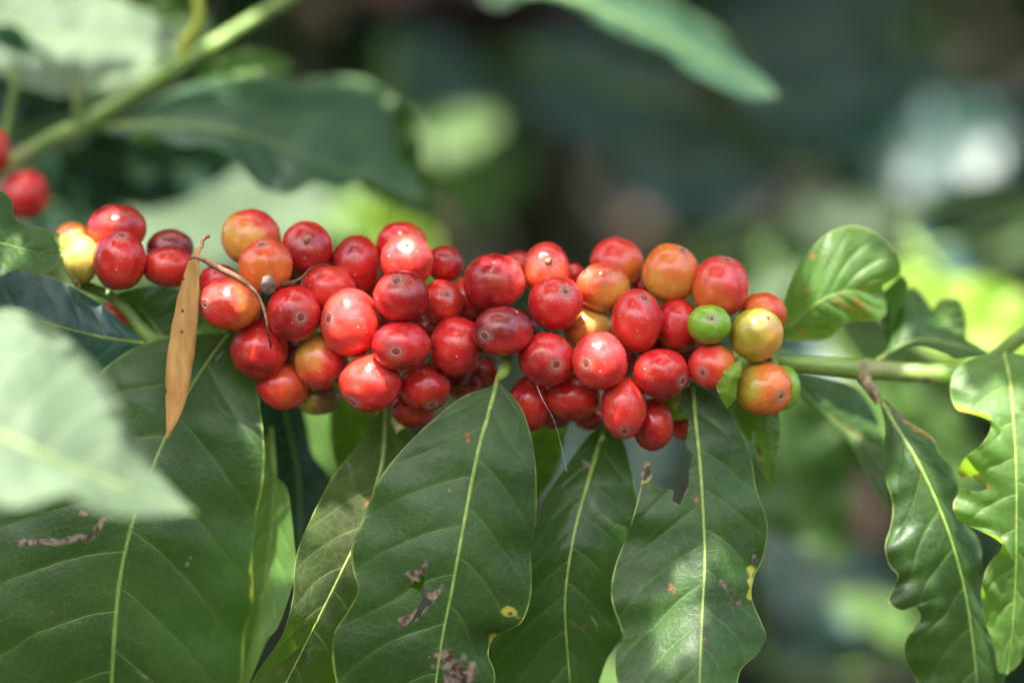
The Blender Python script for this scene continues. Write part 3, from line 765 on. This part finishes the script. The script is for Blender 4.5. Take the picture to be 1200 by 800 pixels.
# 12 curled leaf at the right
leaf(main, [(1018, 431), (1040, 414), (1062, 402), (1085, 398), (1110, 402), (1135, 408), (1165, 416)],
     [(1026, 424), (1044, 400), (1049, 372), (1058, 344), (1072, 337), (1084, 350), (1096, 368), (1112, 384), (1130, 396), (1165, 416)],
     [(1022, 428), (1045, 416), (1075, 404), (1105, 412), (1120, 419), (1140, 417), (1165, 416)],
     [.004, .010, .012, .012, .012], dl=(0, .012, .016, .006, 0), dr=(0, -.004, -.006, 0), mat='leaf', nu=110, nv=22, wave=.0006, seed=14, rib=3.2,
     red=[([(1074, 338)], 3)], label='dark bluish leaf curling up beside the stem')
leaf(main, [(1092, 398), (1102, 380), (1108, 362), (1104, 350)], [(1088, 396), (1088, 378), (1096, 358), (1104, 350)], [(1132, 400), (1132, 376), (1124, 352), (1104, 350)],
     [.022, .024, .026], mat='leaf_light', nu=50, nv=12, seed=15, rib=0, name='leaf_flap', red=[([(1104, 350)], 4)])
# 13 wavy dark leaf below the node
leaf(main, [(1033, 470), (1050, 500), (1072, 535), (1094, 580), (1112, 625), (1128, 680), (1138, 735), (1145, 800), (1150, 880)],
     [(1031, 472), (1037, 500), (1036, 535), (1038, 560), (1046, 590), (1044, 615), (1037, 640), (1042, 662), (1052, 675), (1046, 690), (1041, 705), (1056, 715), (1072, 712), (1078, 725), (1062, 748), (1060, 770), (1075, 800), (1100, 850), (1150, 880)],
     [(1037, 468), (1062, 492), (1092, 512), (1101, 530), (1116, 548), (1122, 565), (1119, 585), (1130, 610), (1146, 632), (1150, 655), (1148, 690), (1164, 715), (1170, 745), (1180, 775), (1176, 800), (1170, 850), (1150, 880)],
     [-.008, -.014, -.014, -.010, -.006, .0], dl=(0, .003, -.003, -.004, .002, 0), dr=(0, .007, .010, .010, .006, 0), mat='leaf', nu=240, nv=40, wave=.0016, wf=6.5, quilt=.0016, seed=16, rib=3.0,
     brown=[([(1040, 478), (1062, 494)], 2.4), ([(1092, 512), (1100, 522)], 2.2)], red=[([(1060, 492), (1075, 503), (1090, 512)], 3)], label='long wavy edged dark leaf hanging from the node')
# 0 dark leaf left
leaf(main, [(180, 403), (150, 400), (110, 393), (60, 380), (0, 362), (-60, 345)],
     [(182, 401), (165, 395), (145, 378), (120, 358), (92, 340), (60, 325), (25, 317), (-20, 318), (-60, 345)],
     [(180, 406), (158, 414), (140, 430), (110, 440), (60, 450), (0, 440), (-40, 400), (-60, 345)],
     [-.006, -.012, -.018, -.022, -.02], dl=(0, .004, .005, 0), dr=(0, .006, .010, 0), mat='leaf_blue', nu=130, nv=26, wave=.0007, seed=17, rib_mat='midrib', label='dark blue green leaf at the left end of the branch')
leaf(main, [(190, 396), (178, 378), (165, 362), (150, 349), (138, 343)], [(187, 398), (160, 396), (146, 380), (138, 362), (134, 350), (138, 343)], [(230, 398), (238, 385), (242, 362), (225, 345), (192, 334), (160, 336), (138, 343)],
     [.004, .006, .006, .004], dl=(0, .002, 0), dr=(0, .004, .004, 0), mat='leaf', nu=70, nv=18, seed=18, label='small green leaf behind the dried strip')
leaf(main, [(72, 300), (70, 285), (66, 272)], [(70, 300), (62, 288), (62, 276), (66, 272)], [(76, 300), (80, 290), (76, 276), (66, 272)], [-.008, -.009, -.008], mat='leaf_light', nu=24, nv=6, seed=19, rib=0, quilt=.0001, name='young_leaf')
leaf(main, [(232, 385), (246, 388), (262, 388)], [(231, 384), (240, 378), (256, 384), (262, 388)], [(232, 386), (240, 395), (252, 392), (262, 388)], [-.002, -.002, -.001], mat='leaf_light', nu=24, nv=6, seed=20, rib=0, quilt=.0001, name='young_leaf')
leaf(main, [(395, 440), (402, 480), (405, 520), (400, 570)], [(388, 440), (386, 490), (388, 530), (400, 570)], [(440, 440), (440, 480), (428, 520), (400, 570)], [.03, .034, .036, .036], mat='leaf_shaded', nu=60, nv=14, seed=21, rib=1.5, rib_mat='midrib_deep')
leaf(main, [(640, 470), (640, 510), (634, 545), (626, 590)], [(620, 480), (622, 520), (620, 560), (626, 590)], [(668, 480), (662, 520), (650, 560), (626, 590)], [.024, .028, .03, .03], mat='leaf_shaded', nu=60, nv=14, seed=22, rib=1.5, rib_mat='midrib_deep')

# ------------------------------------------------------------ branch and leaf at the right edge
rb = empty('leafy_shoot', P(1215, 380, .0)); tag(rb, 'green shoot at the right edge carrying a crinkled light green leaf', 'shoot')
T('stem', [(1150, 425, .012), (1168, 415, .010), (1190, 400, .006), (1215, 382, .004), (1290, 330, .0)], [6, 8, 9, 10, 11], 'stem', rb, seg=14, n=50, bumps=.12)
leaf(rb, [(1176, 412), (1184, 450), (1188, 500), (1191, 560), (1191, 620), (1190, 680), (1186, 740), (1180, 790)],
     [(1172, 413), (1150, 416), (1130, 424), (1116, 440), (1114, 462), (1122, 480), (1140, 484), (1156, 486), (1161, 500), (1150, 520), (1132, 535), (1123, 552), (1124, 575), (1117, 590), (1122, 608), (1145, 620), (1160, 625), (1174, 632), (1172, 645), (1158, 662), (1150, 690), (1154, 725), (1165, 755), (1170, 785), (1180, 790)],
     [(1182, 412), (1210, 420), (1235, 450), (1245, 500), (1246, 560), (1242, 620), (1230, 680), (1210, 740), (1196, 775), (1180, 790)],
     [.0, -.014, -.018, -.016, -.012, -.008], dl=(0, .003, -.004, .003, -.005, .002, 0), dr=(0, .006, .006, 0), mat='leaf_light', nu=230, nv=34, wave=.0020, wf=7.5, quilt=.0018, seed=23, rib=2.6,
     cuts=[[(1126, 560), (1134, 556), (1150, 566), (1158, 572), (1148, 576), (1134, 574), (1122, 570), (1112, 566)]],
     red=[([(1122, 482), (1156, 487)], 3.0), ([(1160, 498), (1152, 516)], 3), ([(1128, 556), (1150, 562), (1158, 572)], 3.5), ([(1172, 634), (1172, 645)], 4), ([(1175, 420), (1178, 425)], 4)], yellow=[([(1118, 478), (1158, 490)], 4)], label='crinkled light green leaf with reddish eaten edges')

# ------------------------------------------------------------ foreground leaf, left leaf
ff = empty('foreground_leaf', P(-60, 470, -.15)); tag(ff, 'pale sunlit leaf close to the lens, out of focus at the left edge', 'leaf')
leaf(ff, [(-160, 440), (-60, 478), (0, 508), (70, 540), (150, 572), (228, 600)],
     [(-160, 436), (-100, 380), (-40, 362), (20, 364), (70, 388), (115, 430), (140, 470), (160, 515), (190, 560), (228, 600)],
     [(-160, 444), (-120, 520), (-60, 570), (0, 592), (40, 590), (75, 578), (100, 590), (130, 602), (170, 604), (228, 600)],
     [-.11, -.13, -.14, -.135, -.125], dl=(0, .03, .035, .015, 0), dr=(0, -.012, -.02, 0), mat='leaf_pale', nu=130, nv=26, wave=.002, wf=3, seed=24, name='blade', rib=4)
sd = empty('side_leaf', P(-40, 280, -.05)); tag(sd, 'medium green leaf tip at the left edge above the dark blue green leaf', 'leaf')
leaf(sd, [(-120, 270), (-60, 276), (0, 285), (40, 295), (68, 300)],
     [(-120, 268), (-80, 215), (-20, 210), (0, 222), (14, 235), (17, 255), (30, 263), (52, 268), (66, 284), (68, 300)],
     [(-120, 274), (-80, 330), (-20, 335), (10, 318), (30, 316), (50, 320), (64, 314), (68, 300)],
     [-.03, -.045, -.05, -.045, -.04], dl=(0, .006, .008, 0), dr=(0, -.004, -.004, 0), mat='leaf', nu=110, nv=20, wave=.0016, wf=3, seed=25, name='blade')

# ------------------------------------------------------------ dry leaf strip, tendrils, petal, silk
def ribbon(name, c, w, th, mat, parent=None, n=70, twist=0.0, curl=0.0):
    """a thin curved strip of real thickness; c = (px,py,d), w = half width px"""
    sm = smooth_line([tuple(a) + (b,) for a, b in zip(c, w)], n); v = []; f = []; m = 9
    for i, s in enumerate(sm):
        a = sm[max(i - 1, 0)]; b = sm[min(i + 1, n - 1)]
        dx, dy = b[0] - a[0], b[1] - a[1]; l = math.hypot(dx, dy) or 1; nx, ny = -dy / l, dx / l
        for j in range(m):
            q = (j / (m - 1)) * 2 - 1
            wj = s[3] * (1 + .05 * noise.noise(Vector((i * .22, q > 0, 2))))
            for sg in (0, 1):
                v.append(P(s[0] + nx * wj * q, s[1] + ny * wj * q, s[2] + curl * (q * q) * s[3] * K + twist * q * s[3] * K + (th if sg else 0) + .0002 * noise.noise(Vector((i * .2, j * .4, 0)))))
    row = 2 * m
    for i in range(n - 1):
        for j in range(m - 1):
            for sg in (0, 1):
                a = i * row + 2 * j + sg
                q = (a, a + 2, a + 2 + row, a + row); f.append(q if sg else tuple(reversed(q)))
        for j in (0, m - 1):
            a = i * row + 2 * j; q = (a, a + 1, a + 1 + row, a + row); f.append(q if j == 0 else tuple(reversed(q)))
    return link_mesh(name, mesh_from(name, v, f), M[mat], parent)
dr = empty('dried_leaf', P(215, 400, -.030)); tag(dr, 'long narrow dried brown leaf caught upright on the branch left of the cherries', 'dried leaf')
ribbon('strip', [(236, 288, -.028), (228, 304, -.028), (222, 340, -.028), (216, 385, -.029), (210, 430, -.030), (205, 475, -.031), (196, 513, -.032)], [1.5, 5.5, 11.5, 15, 15.5, 11, 1], .0004, 'dry', dr, twist=.25, curl=.35)
T('stalk', [(236, 290, -.030), (238, 281, -.0295), (243, 277, -.029), (246, 278, -.029)], [2.4, 2.2, 2.5, 1.5], 'twig', dr, seg=8, n=20)
tw = T('dried_flower_stalk', [(222, 304, -.034), (228, 301, -.035), (240, 305, -.036), (258, 315, -.036), (278, 325, -.037), (295, 338, -.037), (305, 352, -.036), (311, 370, -.035), (314, 390, -.033), (318, 408, -.0215)], [1.2, 2.2, 3.0, 3.7, 3.3, 2.5, 1.9, 1.6, 1.3, 1.0], 'twig', None, seg=10, n=90, bumps=.3)
tag(tw, 'reddish brown dried stalk curving down over the leftmost red cherries', 'dried stalk')
t2 = T('dried_tendril', [(330, 335, -.024), (336, 332, -.026), (344, 330, -.026), (354, 325, -.026), (362, 316, -.024), (374, 311, -.02), (386, 311, -.016)], [4.5, 3.0, 2.2, 1.6, 1.4, 1.2, 1.1], 'twig', None, seg=8, n=60, bumps=.4)
tag(t2, 'thin curled brown tendril lying between the upper left cherries', 'dried tendril')
pe = ribbon('dried_petal', [(312, 323, -.0415), (314, 330, -.0422), (315, 338, -.041), (318, 344, -.039)], [4, 8, 8.5, 4], .0002, 'petal', None, n=16, curl=.4)
tag(pe, 'small grey dried petal stuck to the orange cherry', 'dried petal')
si = T('silk_thread', [(629, 452, -.032), (637, 470, -.032), (648, 490, -.028), (656, 515, -.022), (664, 552, -.018)], [.3, .3, .28, .25, .22], 'silk', None, seg=6, n=30)
tag(si, 'fine pale silk thread hanging between the central leaf and the next leaf', 'silk thread')

# ------------------------------------------------------------ branch at the upper left
b2 = empty('coffee_branch', P(200, 80, .085)); tag(b2, 'blurred branch slanting up the upper left corner with two cherries and a drooping leaf', 'fruiting branch')
T('stem', [(-120, 260, .07), (0, 198, .075), (50, 168, .078), (98, 146, .08), (150, 114, .082), (210, 78, .086), (280, 34, .09), (345, -6, .094), (480, -90, .10)], [9, 9, 9.5, 11.5, 10, 11.5, 9.5, 9.5, 9], 'stem', b2, seg=14, n=120, bumps=.12)
T('stalk', [(6, 160, .07), (12, 130, .07), (17, 100, .068), (14, 76, .068)], [4, 4.5, 4, 3], 'stem', b2, seg=8, n=24)
T('stalk', [(92, 146, .078), (90, 120, .076), (90, 84, .076)], [5.5, 4.5, 3.5], 'stem', b2, seg=8, n=24)
T('petiole', [(212, 66, .08), (216, 52, .078), (228, 34, .076), (234, 16, .075), (228, -10, .075)], [6, 7.5, 6.5, 6, 6], 'yellow_stem', b2, seg=10, n=30)
for k, c in enumerate([(-8, 178, 20, 27, 2, None, RED, DRK, (0, -1, .2), None), (28, 229, 29, 29, 1, None, RED, DRK, (-.2, -.8, .1), None)]):
    cherry(b2, c, (.060, .066)[k], 90 + k)
leaf(b2, [(112, 150), (150, 147), (200, 146), (260, 152), (320, 168), (380, 192), (440, 212), (500, 232)],
     [(112, 148), (140, 145), (160, 130), (200, 108), (250, 92), (310, 82), (345, 95), (400, 90), (440, 100), (458, 135), (462, 175), (485, 205), (500, 232)],
     [(112, 154), (140, 158), (175, 158), (215, 172), (240, 170), (275, 186), (290, 205), (310, 222), (340, 228), (370, 214), (400, 222), (430, 212), (470, 230), (500, 232)],
     [.082, .075, .072, .08, .092, .10], dl=(0, .03, .05, .035, 0), dr=(0, -.012, -.018, 0), mat='leaf_grey', nu=140, nv=26, wave=.003, wf=4, quilt=.0022, seed=26, rib=3.5, label='large drooping blue green leaf')
blade(b2, (420, 95), (512, 262), 90, .125, .13, -.3, 'leaf', seed=40)
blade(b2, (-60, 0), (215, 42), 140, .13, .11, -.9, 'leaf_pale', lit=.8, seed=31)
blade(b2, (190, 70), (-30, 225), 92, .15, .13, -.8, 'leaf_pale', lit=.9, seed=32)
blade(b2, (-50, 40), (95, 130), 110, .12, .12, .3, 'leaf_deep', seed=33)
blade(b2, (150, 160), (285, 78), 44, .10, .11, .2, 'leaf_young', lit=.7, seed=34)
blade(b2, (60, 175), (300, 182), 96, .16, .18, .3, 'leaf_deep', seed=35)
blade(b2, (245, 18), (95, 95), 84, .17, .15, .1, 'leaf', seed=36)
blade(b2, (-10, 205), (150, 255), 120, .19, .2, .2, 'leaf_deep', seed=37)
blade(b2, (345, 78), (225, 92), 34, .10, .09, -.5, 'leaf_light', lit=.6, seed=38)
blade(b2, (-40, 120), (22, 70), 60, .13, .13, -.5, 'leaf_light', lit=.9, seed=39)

# ------------------------------------------------------------ leaves and branches behind
def twig_group(label, cat, leaves, d, stem_pts=None, group='blurred coffee twigs behind the branch', name='leafy_twig'):
    """leaves: (base, tip, width, d0, d1, roll, mat, lit)"""
    cx = sum(l[0][0] for l in leaves) / len(leaves); cy = sum(l[0][1] for l in leaves) / len(leaves)
    g = empty(name, P(cx, cy, d)); tag(g, label, cat, group)
    pts = stem_pts or [(l[0][0], l[0][1], l[3]) for l in leaves]
    if len(pts) < 2: pts = [pts[0], (pts[0][0] - 120, pts[0][1] - 160, pts[0][2] + .05)]
    T('stem', pts, [6] * len(pts), 'stem', g, seg=8, n=max(12, len(pts) * 8))
    for k, l in enumerate(leaves):
        blade(g, l[0], l[1], l[2], l[3], l[4], l[5], l[6], lit=l[7], seed=int(100 + cx * 3 + k * 17) % 997, nu=36, nv=6)
    return g
topg = empty('leafy_twig', P(640, -60, .10)); tag(topg, 'blurred long leaf reaching down from the top edge right of centre', 'leafy twig', 'blurred coffee twigs behind the branch')
T('stem', [(420, -80, .09), (560, -60, .10), (720, -90, .12)], [6, 6, 6], 'stem', topg, seg=8, n=20)
leaf(topg, [(560, -60), (620, -20), (700, 10), (780, 45), (850, 82), (912, 112)],
     [(562, -62), (650, -50), (740, -20), (800, 8), (848, 40), (868, 68), (895, 92), (912, 112)],
     [(558, -58), (560, 0), (590, 14), (620, -2), (660, 6), (700, 30), (740, 50), (778, 62), (800, 82), (850, 105), (880, 116), (912, 112)],
     [.10, .10, .105, .11, .115], dl=(0, .035, .03, 0), dr=(0, -.02, -.02, 0), mat='leaf_grey', nu=120, nv=22, wave=.002, wf=4, seed=41, rib=3)

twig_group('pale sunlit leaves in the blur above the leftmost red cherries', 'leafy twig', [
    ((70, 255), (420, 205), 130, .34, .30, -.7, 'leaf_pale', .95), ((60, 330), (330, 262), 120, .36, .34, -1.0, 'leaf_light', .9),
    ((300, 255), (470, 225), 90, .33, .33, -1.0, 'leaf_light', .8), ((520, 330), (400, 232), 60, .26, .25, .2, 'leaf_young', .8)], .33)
twig_group('greyish pale leaf blurs above the middle cherries', 'leafy twig', [
    ((450, 160), (600, 135), 60, .45, .45, -.7, 'leaf_light', .35), ((455, 40), (600, 130), 90, .5, .55, -.5, 'leaf_blue', 0), ((480, 210), (640, 190), 90, .5, .52, -.2, 'leaf', 0), ((600, 215), (470, 275), 90, .45, .45, .2, 'leaf', 0)], .5)
twig_group('large slate coloured leaf blurs near the top edge right of centre', 'leafy twig', [
    ((600, 60), (830, 120), 130, .5, .5, -.5, 'leaf_blue', 0), ((860, 130), (1120, 70), 120, .48, .45, -.8, 'leaf_blue', 0), ((820, 40), (1080, -10), 120, .6, .6, -.6, 'leaf_blue', 0),
    ((700, 170), (930, 215), 110, .6, .62, -.5, 'leaf_blue', 0), ((1000, 180), (1240, 120), 120, .6, .6, -.4, 'leaf_blue', 0)], .55)
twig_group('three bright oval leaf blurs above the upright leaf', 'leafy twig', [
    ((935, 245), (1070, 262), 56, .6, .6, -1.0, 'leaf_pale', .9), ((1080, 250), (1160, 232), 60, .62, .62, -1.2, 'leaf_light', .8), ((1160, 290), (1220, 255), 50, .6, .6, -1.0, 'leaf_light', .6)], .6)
twig_group('vivid yellow green leaf blurs at the right edge above the stem', 'leafy twig', [
    ((1020, 315), (1230, 400), 90, .22, .22, -.3, 'leaf_young', .8), ((1240, 240), (1040, 290), 80, .34, .34, .3, 'leaf_deep', 0), ((1060, 260), (1180, 350), 50, .26, .26, -1.2, 'leaf_blue', .8), ((1220, 420), (1080, 330), 80, .24, .24, -.4, 'leaf_young', .9)], .24)
twig_group('mid green leaf blurs behind the right end of the cherries', 'leafy twig', [
    ((760, 330), (960, 310), 90, .34, .34, -.3, 'leaf', 0), ((900, 260), (1010, 400), 100, .38, .38, -.3, 'leaf', 0), ((840, 420), (1080, 390), 90, .35, .35, -.6, 'leaf_blue', .3)], .35)
twig_group('rounded green leaf blur under the right end of the stem', 'leafy twig', [
    ((890, 420), (990, 660), 150, .20, .20, .2, 'leaf', .0), ((1000, 450), (1180, 560), 90, .24, .24, -1.1, 'leaf_light', .8), ((960, 380), (1200, 470), 80, .28, .28, -.6, 'leaf', 0)], .22)
twig_group('slate blue leaf blurs in the dark at the lower right', 'leafy twig', [
    ((880, 620), (1080, 720), 110, .34, .32, -.7, 'leaf_blue', .0), ((900, 780), (1060, 700), 80, .36, .34, -.8, 'leaf_blue', .0), ((1090, 760), (970, 700), 50, .3, .3, -.9, 'leaf_light', .5), ((1200, 640), (1080, 560), 90, .36, .36, .2, 'leaf_deep', 0)], .34)
twig_group('dim teal leaf blurs seen between the hanging leaves', 'leafy twig', [
    ((640, 520), (800, 620), 110, .3, .3, -.5, 'leaf_blue', .0), ((690, 560), (800, 500), 80, .34, .34, -.6, 'leaf_blue', .0), ((380, 430), (350, 620), 90, .3, .32, -.9, 'leaf_light', .8), ((680, 770), (760, 830), 70, .3, .3, -.9, 'leaf_light', .7)], .3)
# a few hanging dry leaves
for k, (x, y, d, r, lab) in enumerate([(757, 268, .7, 22, 'tan dry leaf blur above the middle right cherries'), (372, 12, .5, 20, 'orange brown dry leaf blur at the top edge left of centre'), (515, 258, .42, 20, 'dull pink dry leaf blur above the middle cherries'), (1010, 600, .45, 34, 'pale tan dry leaf blur below the stem at the right')]):
    g = empty('dry_hanging_leaf', P(x, y, d)); tag(g, lab, 'dry leaf')
    ribbon('blade', [(x - r, y - r * 1.2, d), (x - r * .3, y - r * .4, d - .004), (x + r * .4, y + r * .5, d), (x + r, y + r * 1.2, d + .004)], [2, r * .8, r * .7, 2], .0005, 'fallen', g, n=20, curl=.5)
    T('stalk', [(x - r, y - r * 1.2, d), (x - r * 1.6, y - r * 2.2, d + .01)], [2.5, 2], 'twig', g, seg=6, n=8)
    if k == 0: sunlit(x, y, d, r)

ot = empty('dark_bank_form', P(520, 20, .75)); tag(ot, 'nearly black shape standing in for a dark soil bank, blurred at the top edge left of centre', 'dark backdrop')  # trunk form added in place of the dark soil bank at the top
T('trunk', [(250, -130, .9), (380, -45, .85), (500, 5, .8), (600, 20, .78), (690, -10, .8), (800, -120, .85)], [50, 52, 60, 66, 52, 46], 'dark_bank', ot, seg=16, n=60, bumps=.25)
T('limb', [(600, 20, .78), (650, 90, .8), (640, 190, .82), (600, 330, .85), (560, 520, .9), (540, 900, .95)], [40, 28, 22, 20, 20, 22], 'dark_bank', ot, seg=12, n=60, bumps=.25)
# ------------------------------------------------------------ coffee bushes behind, each its own plant
def leaf_cloud(name, pts, size, mat, parent, rnd, open_to_sun=True):
    """many folded leaf blades in one crown mesh"""
    v = []; f = []; uv = []
    for p in pts:
        ln = size * rnd.uniform(.7, 1.25); w = ln * rnd.uniform(.17, .24)
        if open_to_sun and blocks(p, ln * .36): continue
        az = rnd.uniform(0, 6.283); tilt = rnd.uniform(-1.1, .1)
        u = Vector((math.cos(az) * math.cos(tilt), math.sin(az) * math.cos(tilt), math.sin(tilt)))
        s = u.cross(Vector((0, 0, 1))).normalized(); n = s.cross(u)
        s = (s * math.cos(q := rnd.uniform(-.5, .5)) + n * math.sin(q)); n = s.cross(u)
        b = len(v)
        prof = [(-.5, 0), (-.3, .7), (0, 1), (.25, .75), (.5, 0)]
        for t, k in prof:
            c = p + u * ln * t - Vector((0, 0, 1)) * ln * .25 * (t + .5) ** 2
            v += [c - s * w * k + n * w * .25 * k, c, c + s * w * k + n * w * .25 * k]
            uv += [(t + .5, 0), (t + .5, .5), (t + .5, 1)]
        for i in range(4):
            for j in (0, 1): f.append((b + i * 3 + j, b + i * 3 + j + 1, b + i * 3 + j + 4, b + i * 3 + j + 3))
    me = mesh_from(name, v, f)
    ul = me.uv_layers.new(name='leaf'); idx = [0] * len(me.loops); me.loops.foreach_get('vertex_index', idx)
    fl = []
    for k in idx: fl += uv[k]
    ul.data.foreach_set('uv', fl)
    return link_mesh(name, me, M[mat], parent)

# where the sun must get through
for t in [(413, 362, -.025, 26), (430, 440, -.03, 20), (418, 425, -.03, 8), (477, 296, -.02, 22), (692, 378, -.01, 14), (703, 405, -.035, 20), (731, 460, -.025, 14), (264, 430, -.012, 13), (96, 298, -.01, 20),
          (383, 597, -.021, 15), (362, 645, -.032, 9), (410, 640, -.026, 11), (350, 690, -.034, 8), (334, 600, -.006, 22), (336, 650, -.006, 16), (985, 300, .004, 48), (1172, 560, -.016, 42), (1185, 640, -.012, 34), (1185, 720, -.01, 30), (1180, 500, -.01, 24),
          (1060, 575, -.014, 16), (1075, 640, -.014, 22), (1056, 605, -.014, 12), (30, 410, -.115, 55), (60, 460, -.13, 60), (-20, 480, -.13, 55), (120, 530, -.13, 50), (60, 560, -.14, 30), (190, 580, -.13, 40), (40, 560, -.13, 30), (10, 282, -.05, 20), (157, 352, .0, 7), (1090, 428, -.01, 24),
          (800, 690, -.038, 16), (806, 640, -.036, 12), (790, 740, -.04, 18), (640, 305, -.02, 10), (594, 335, -.02, 10), (118, 348, -.01, 8), (1110, 375, .02, 14), (905, 540, -.01, 12), (735, 48, .11, 9), (650, 10, .11, 9),
          (850, 725, -.02, 10), (410, 395, -.02, 10)]:
    sunlit(t[0], t[1], t[2], t[3] * (.85 if t[2] < .05 and t[3] < 40 else 1))
import itertools
TG = [(p, r) for p, r in TARGETS]
def blocks(p, half):
    for q, r in TG:
        w = p - q; t = w.dot(S)
        if t < 0.02: continue
        if (w - S * t).length < r + half: return True
    return False

br = random.Random(11)
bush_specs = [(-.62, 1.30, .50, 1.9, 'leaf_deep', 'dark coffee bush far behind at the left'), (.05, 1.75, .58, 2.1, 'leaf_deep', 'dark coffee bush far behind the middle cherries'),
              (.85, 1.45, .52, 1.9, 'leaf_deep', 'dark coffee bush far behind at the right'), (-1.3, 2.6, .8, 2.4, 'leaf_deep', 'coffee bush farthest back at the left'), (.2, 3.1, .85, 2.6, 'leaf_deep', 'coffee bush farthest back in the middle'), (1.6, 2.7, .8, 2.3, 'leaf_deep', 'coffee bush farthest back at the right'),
              (-1.9, -2.6, .75, 2.3, 'leaf', 'unseen bush added behind the camera to block sky light, left end'), (-.6, -3.0, .75, 2.4, 'leaf', 'unseen bush added behind the camera to block sky light, second from the left'),  # bushes from here on are added out of view to block low sky light
              (.7, -2.9, .75, 2.3, 'leaf', 'unseen bush added behind the camera to block sky light, second from the right'), (2.0, -2.5, .75, 2.4, 'leaf', 'unseen bush added behind the camera to block sky light, right end'),
              (-2.2, -.6, .7, 2.3, 'leaf', 'unseen bush added left of the branch to block sky light'), (2.2, -.5, .7, 2.3, 'leaf', 'unseen bush added right of the branch to block sky light')]
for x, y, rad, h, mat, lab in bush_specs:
    g = empty('coffee_bush', (x, y, 0)); tag(g, lab, 'bush', 'coffee bushes behind')
    tube('trunk', [Vector((x, y, -.05)), Vector((x + .03, y, h * .4)), Vector((x - .02, y + .02, h * .9))], [.03, .024, .008], M['bark'], g, seg=10, n=16, bumps=.2)
    pts = []
    for k in range(int(900 * rad / .5)):
        a = br.uniform(0, 6.283); r = rad * br.random() ** .45; z = br.uniform(.25, h)
        r *= (1 - .45 * (z / h) ** 2)
        p = Vector((x + math.cos(a) * r, y + math.sin(a) * r, z))
        if y > 0 and p.y < .55: p.y = .55 + br.random() * .2
        pts.append(p)
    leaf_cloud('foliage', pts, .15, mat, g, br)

# ------------------------------------------------------------ unseen foliage added overhead, its gaps cut to shape the dappled light
U1 = S.cross(Vector((0, 0, 1))).normalized(); U2 = U1.cross(S).normalized()
def shade_slab(center, dist, ax, bx_, size, count, seed, name, label, cat, base):
    rn = random.Random(seed); g = empty(name, base); tag(g, label, cat)
    pts = []
    for k in range(count):
        p = center + S * (dist + rn.uniform(-.12, .12) * dist) + U1 * rn.uniform(-ax, ax) + U2 * rn.uniform(-bx_, bx_)
        pts.append(p)
    leaf_cloud('foliage', pts, size, 'leaf', g, rn)
    return g
c0 = Vector((0, -.01, Z0))
g = shade_slab(c0, .38, .22, .135, .024, 21000, 5, 'shade_foliage', 'unseen foliage added over the cherries to dapple the sunlight', 'added shade foliage', c0 + S * .5)
tube('limb', [c0 + S * .62 + U1 * .9 + U2 * .3, c0 + S * .60 + U1 * .3 + U2 * .2, c0 + S * .56 - U1 * .2 + U2 * .17], [.012, .008, .003], M['bark'], g, seg=8, n=20)
g = shade_slab(Vector((0, .57, Z0)), .55, .48, .26, .04, 10000, 8, 'shade_foliage', 'unseen foliage added to shade the blurred twigs', 'added shade foliage', Vector((0, .52, Z0)) + S * .55)
tube('limb', [Vector((0, .52, Z0)) + S * .66 + U1 * q1 + U2 * .2 for q1 in (1.6, .6, -.4)], [.016, .011, .004], M['bark'], g, seg=8, n=20)
g = shade_slab(Vector((0, 2.25, Z0)), 2.0, 1.6, 1.1, .10, 13000, 6, 'shade_tree', 'unseen shade tree, crown shaped to shade the bushes', 'tree', Vector((-2.6, .6, 0)))  # out of view, leaves placed to keep sun off the background
rn = random.Random(9)
leaf_cloud('foliage', [Vector((rn.uniform(-2.2, 2.2), rn.uniform(1.25, 3.8), rn.uniform(2.3, 2.9))) for k in range(14000)], .13, 'leaf', g, rn)  # second crown mass added to block sky light over the background
tc = Vector((0, 1.35, Z0)) + S * 2.0
tube('trunk', [Vector((-2.6, .6, -.1)), Vector((-2.5, .55, 1.6)), Vector((-1.6, .45, 2.7)), tc], [.12, .10, .06, .02], M['bark'], g, seg=12, n=40, bumps=.2)
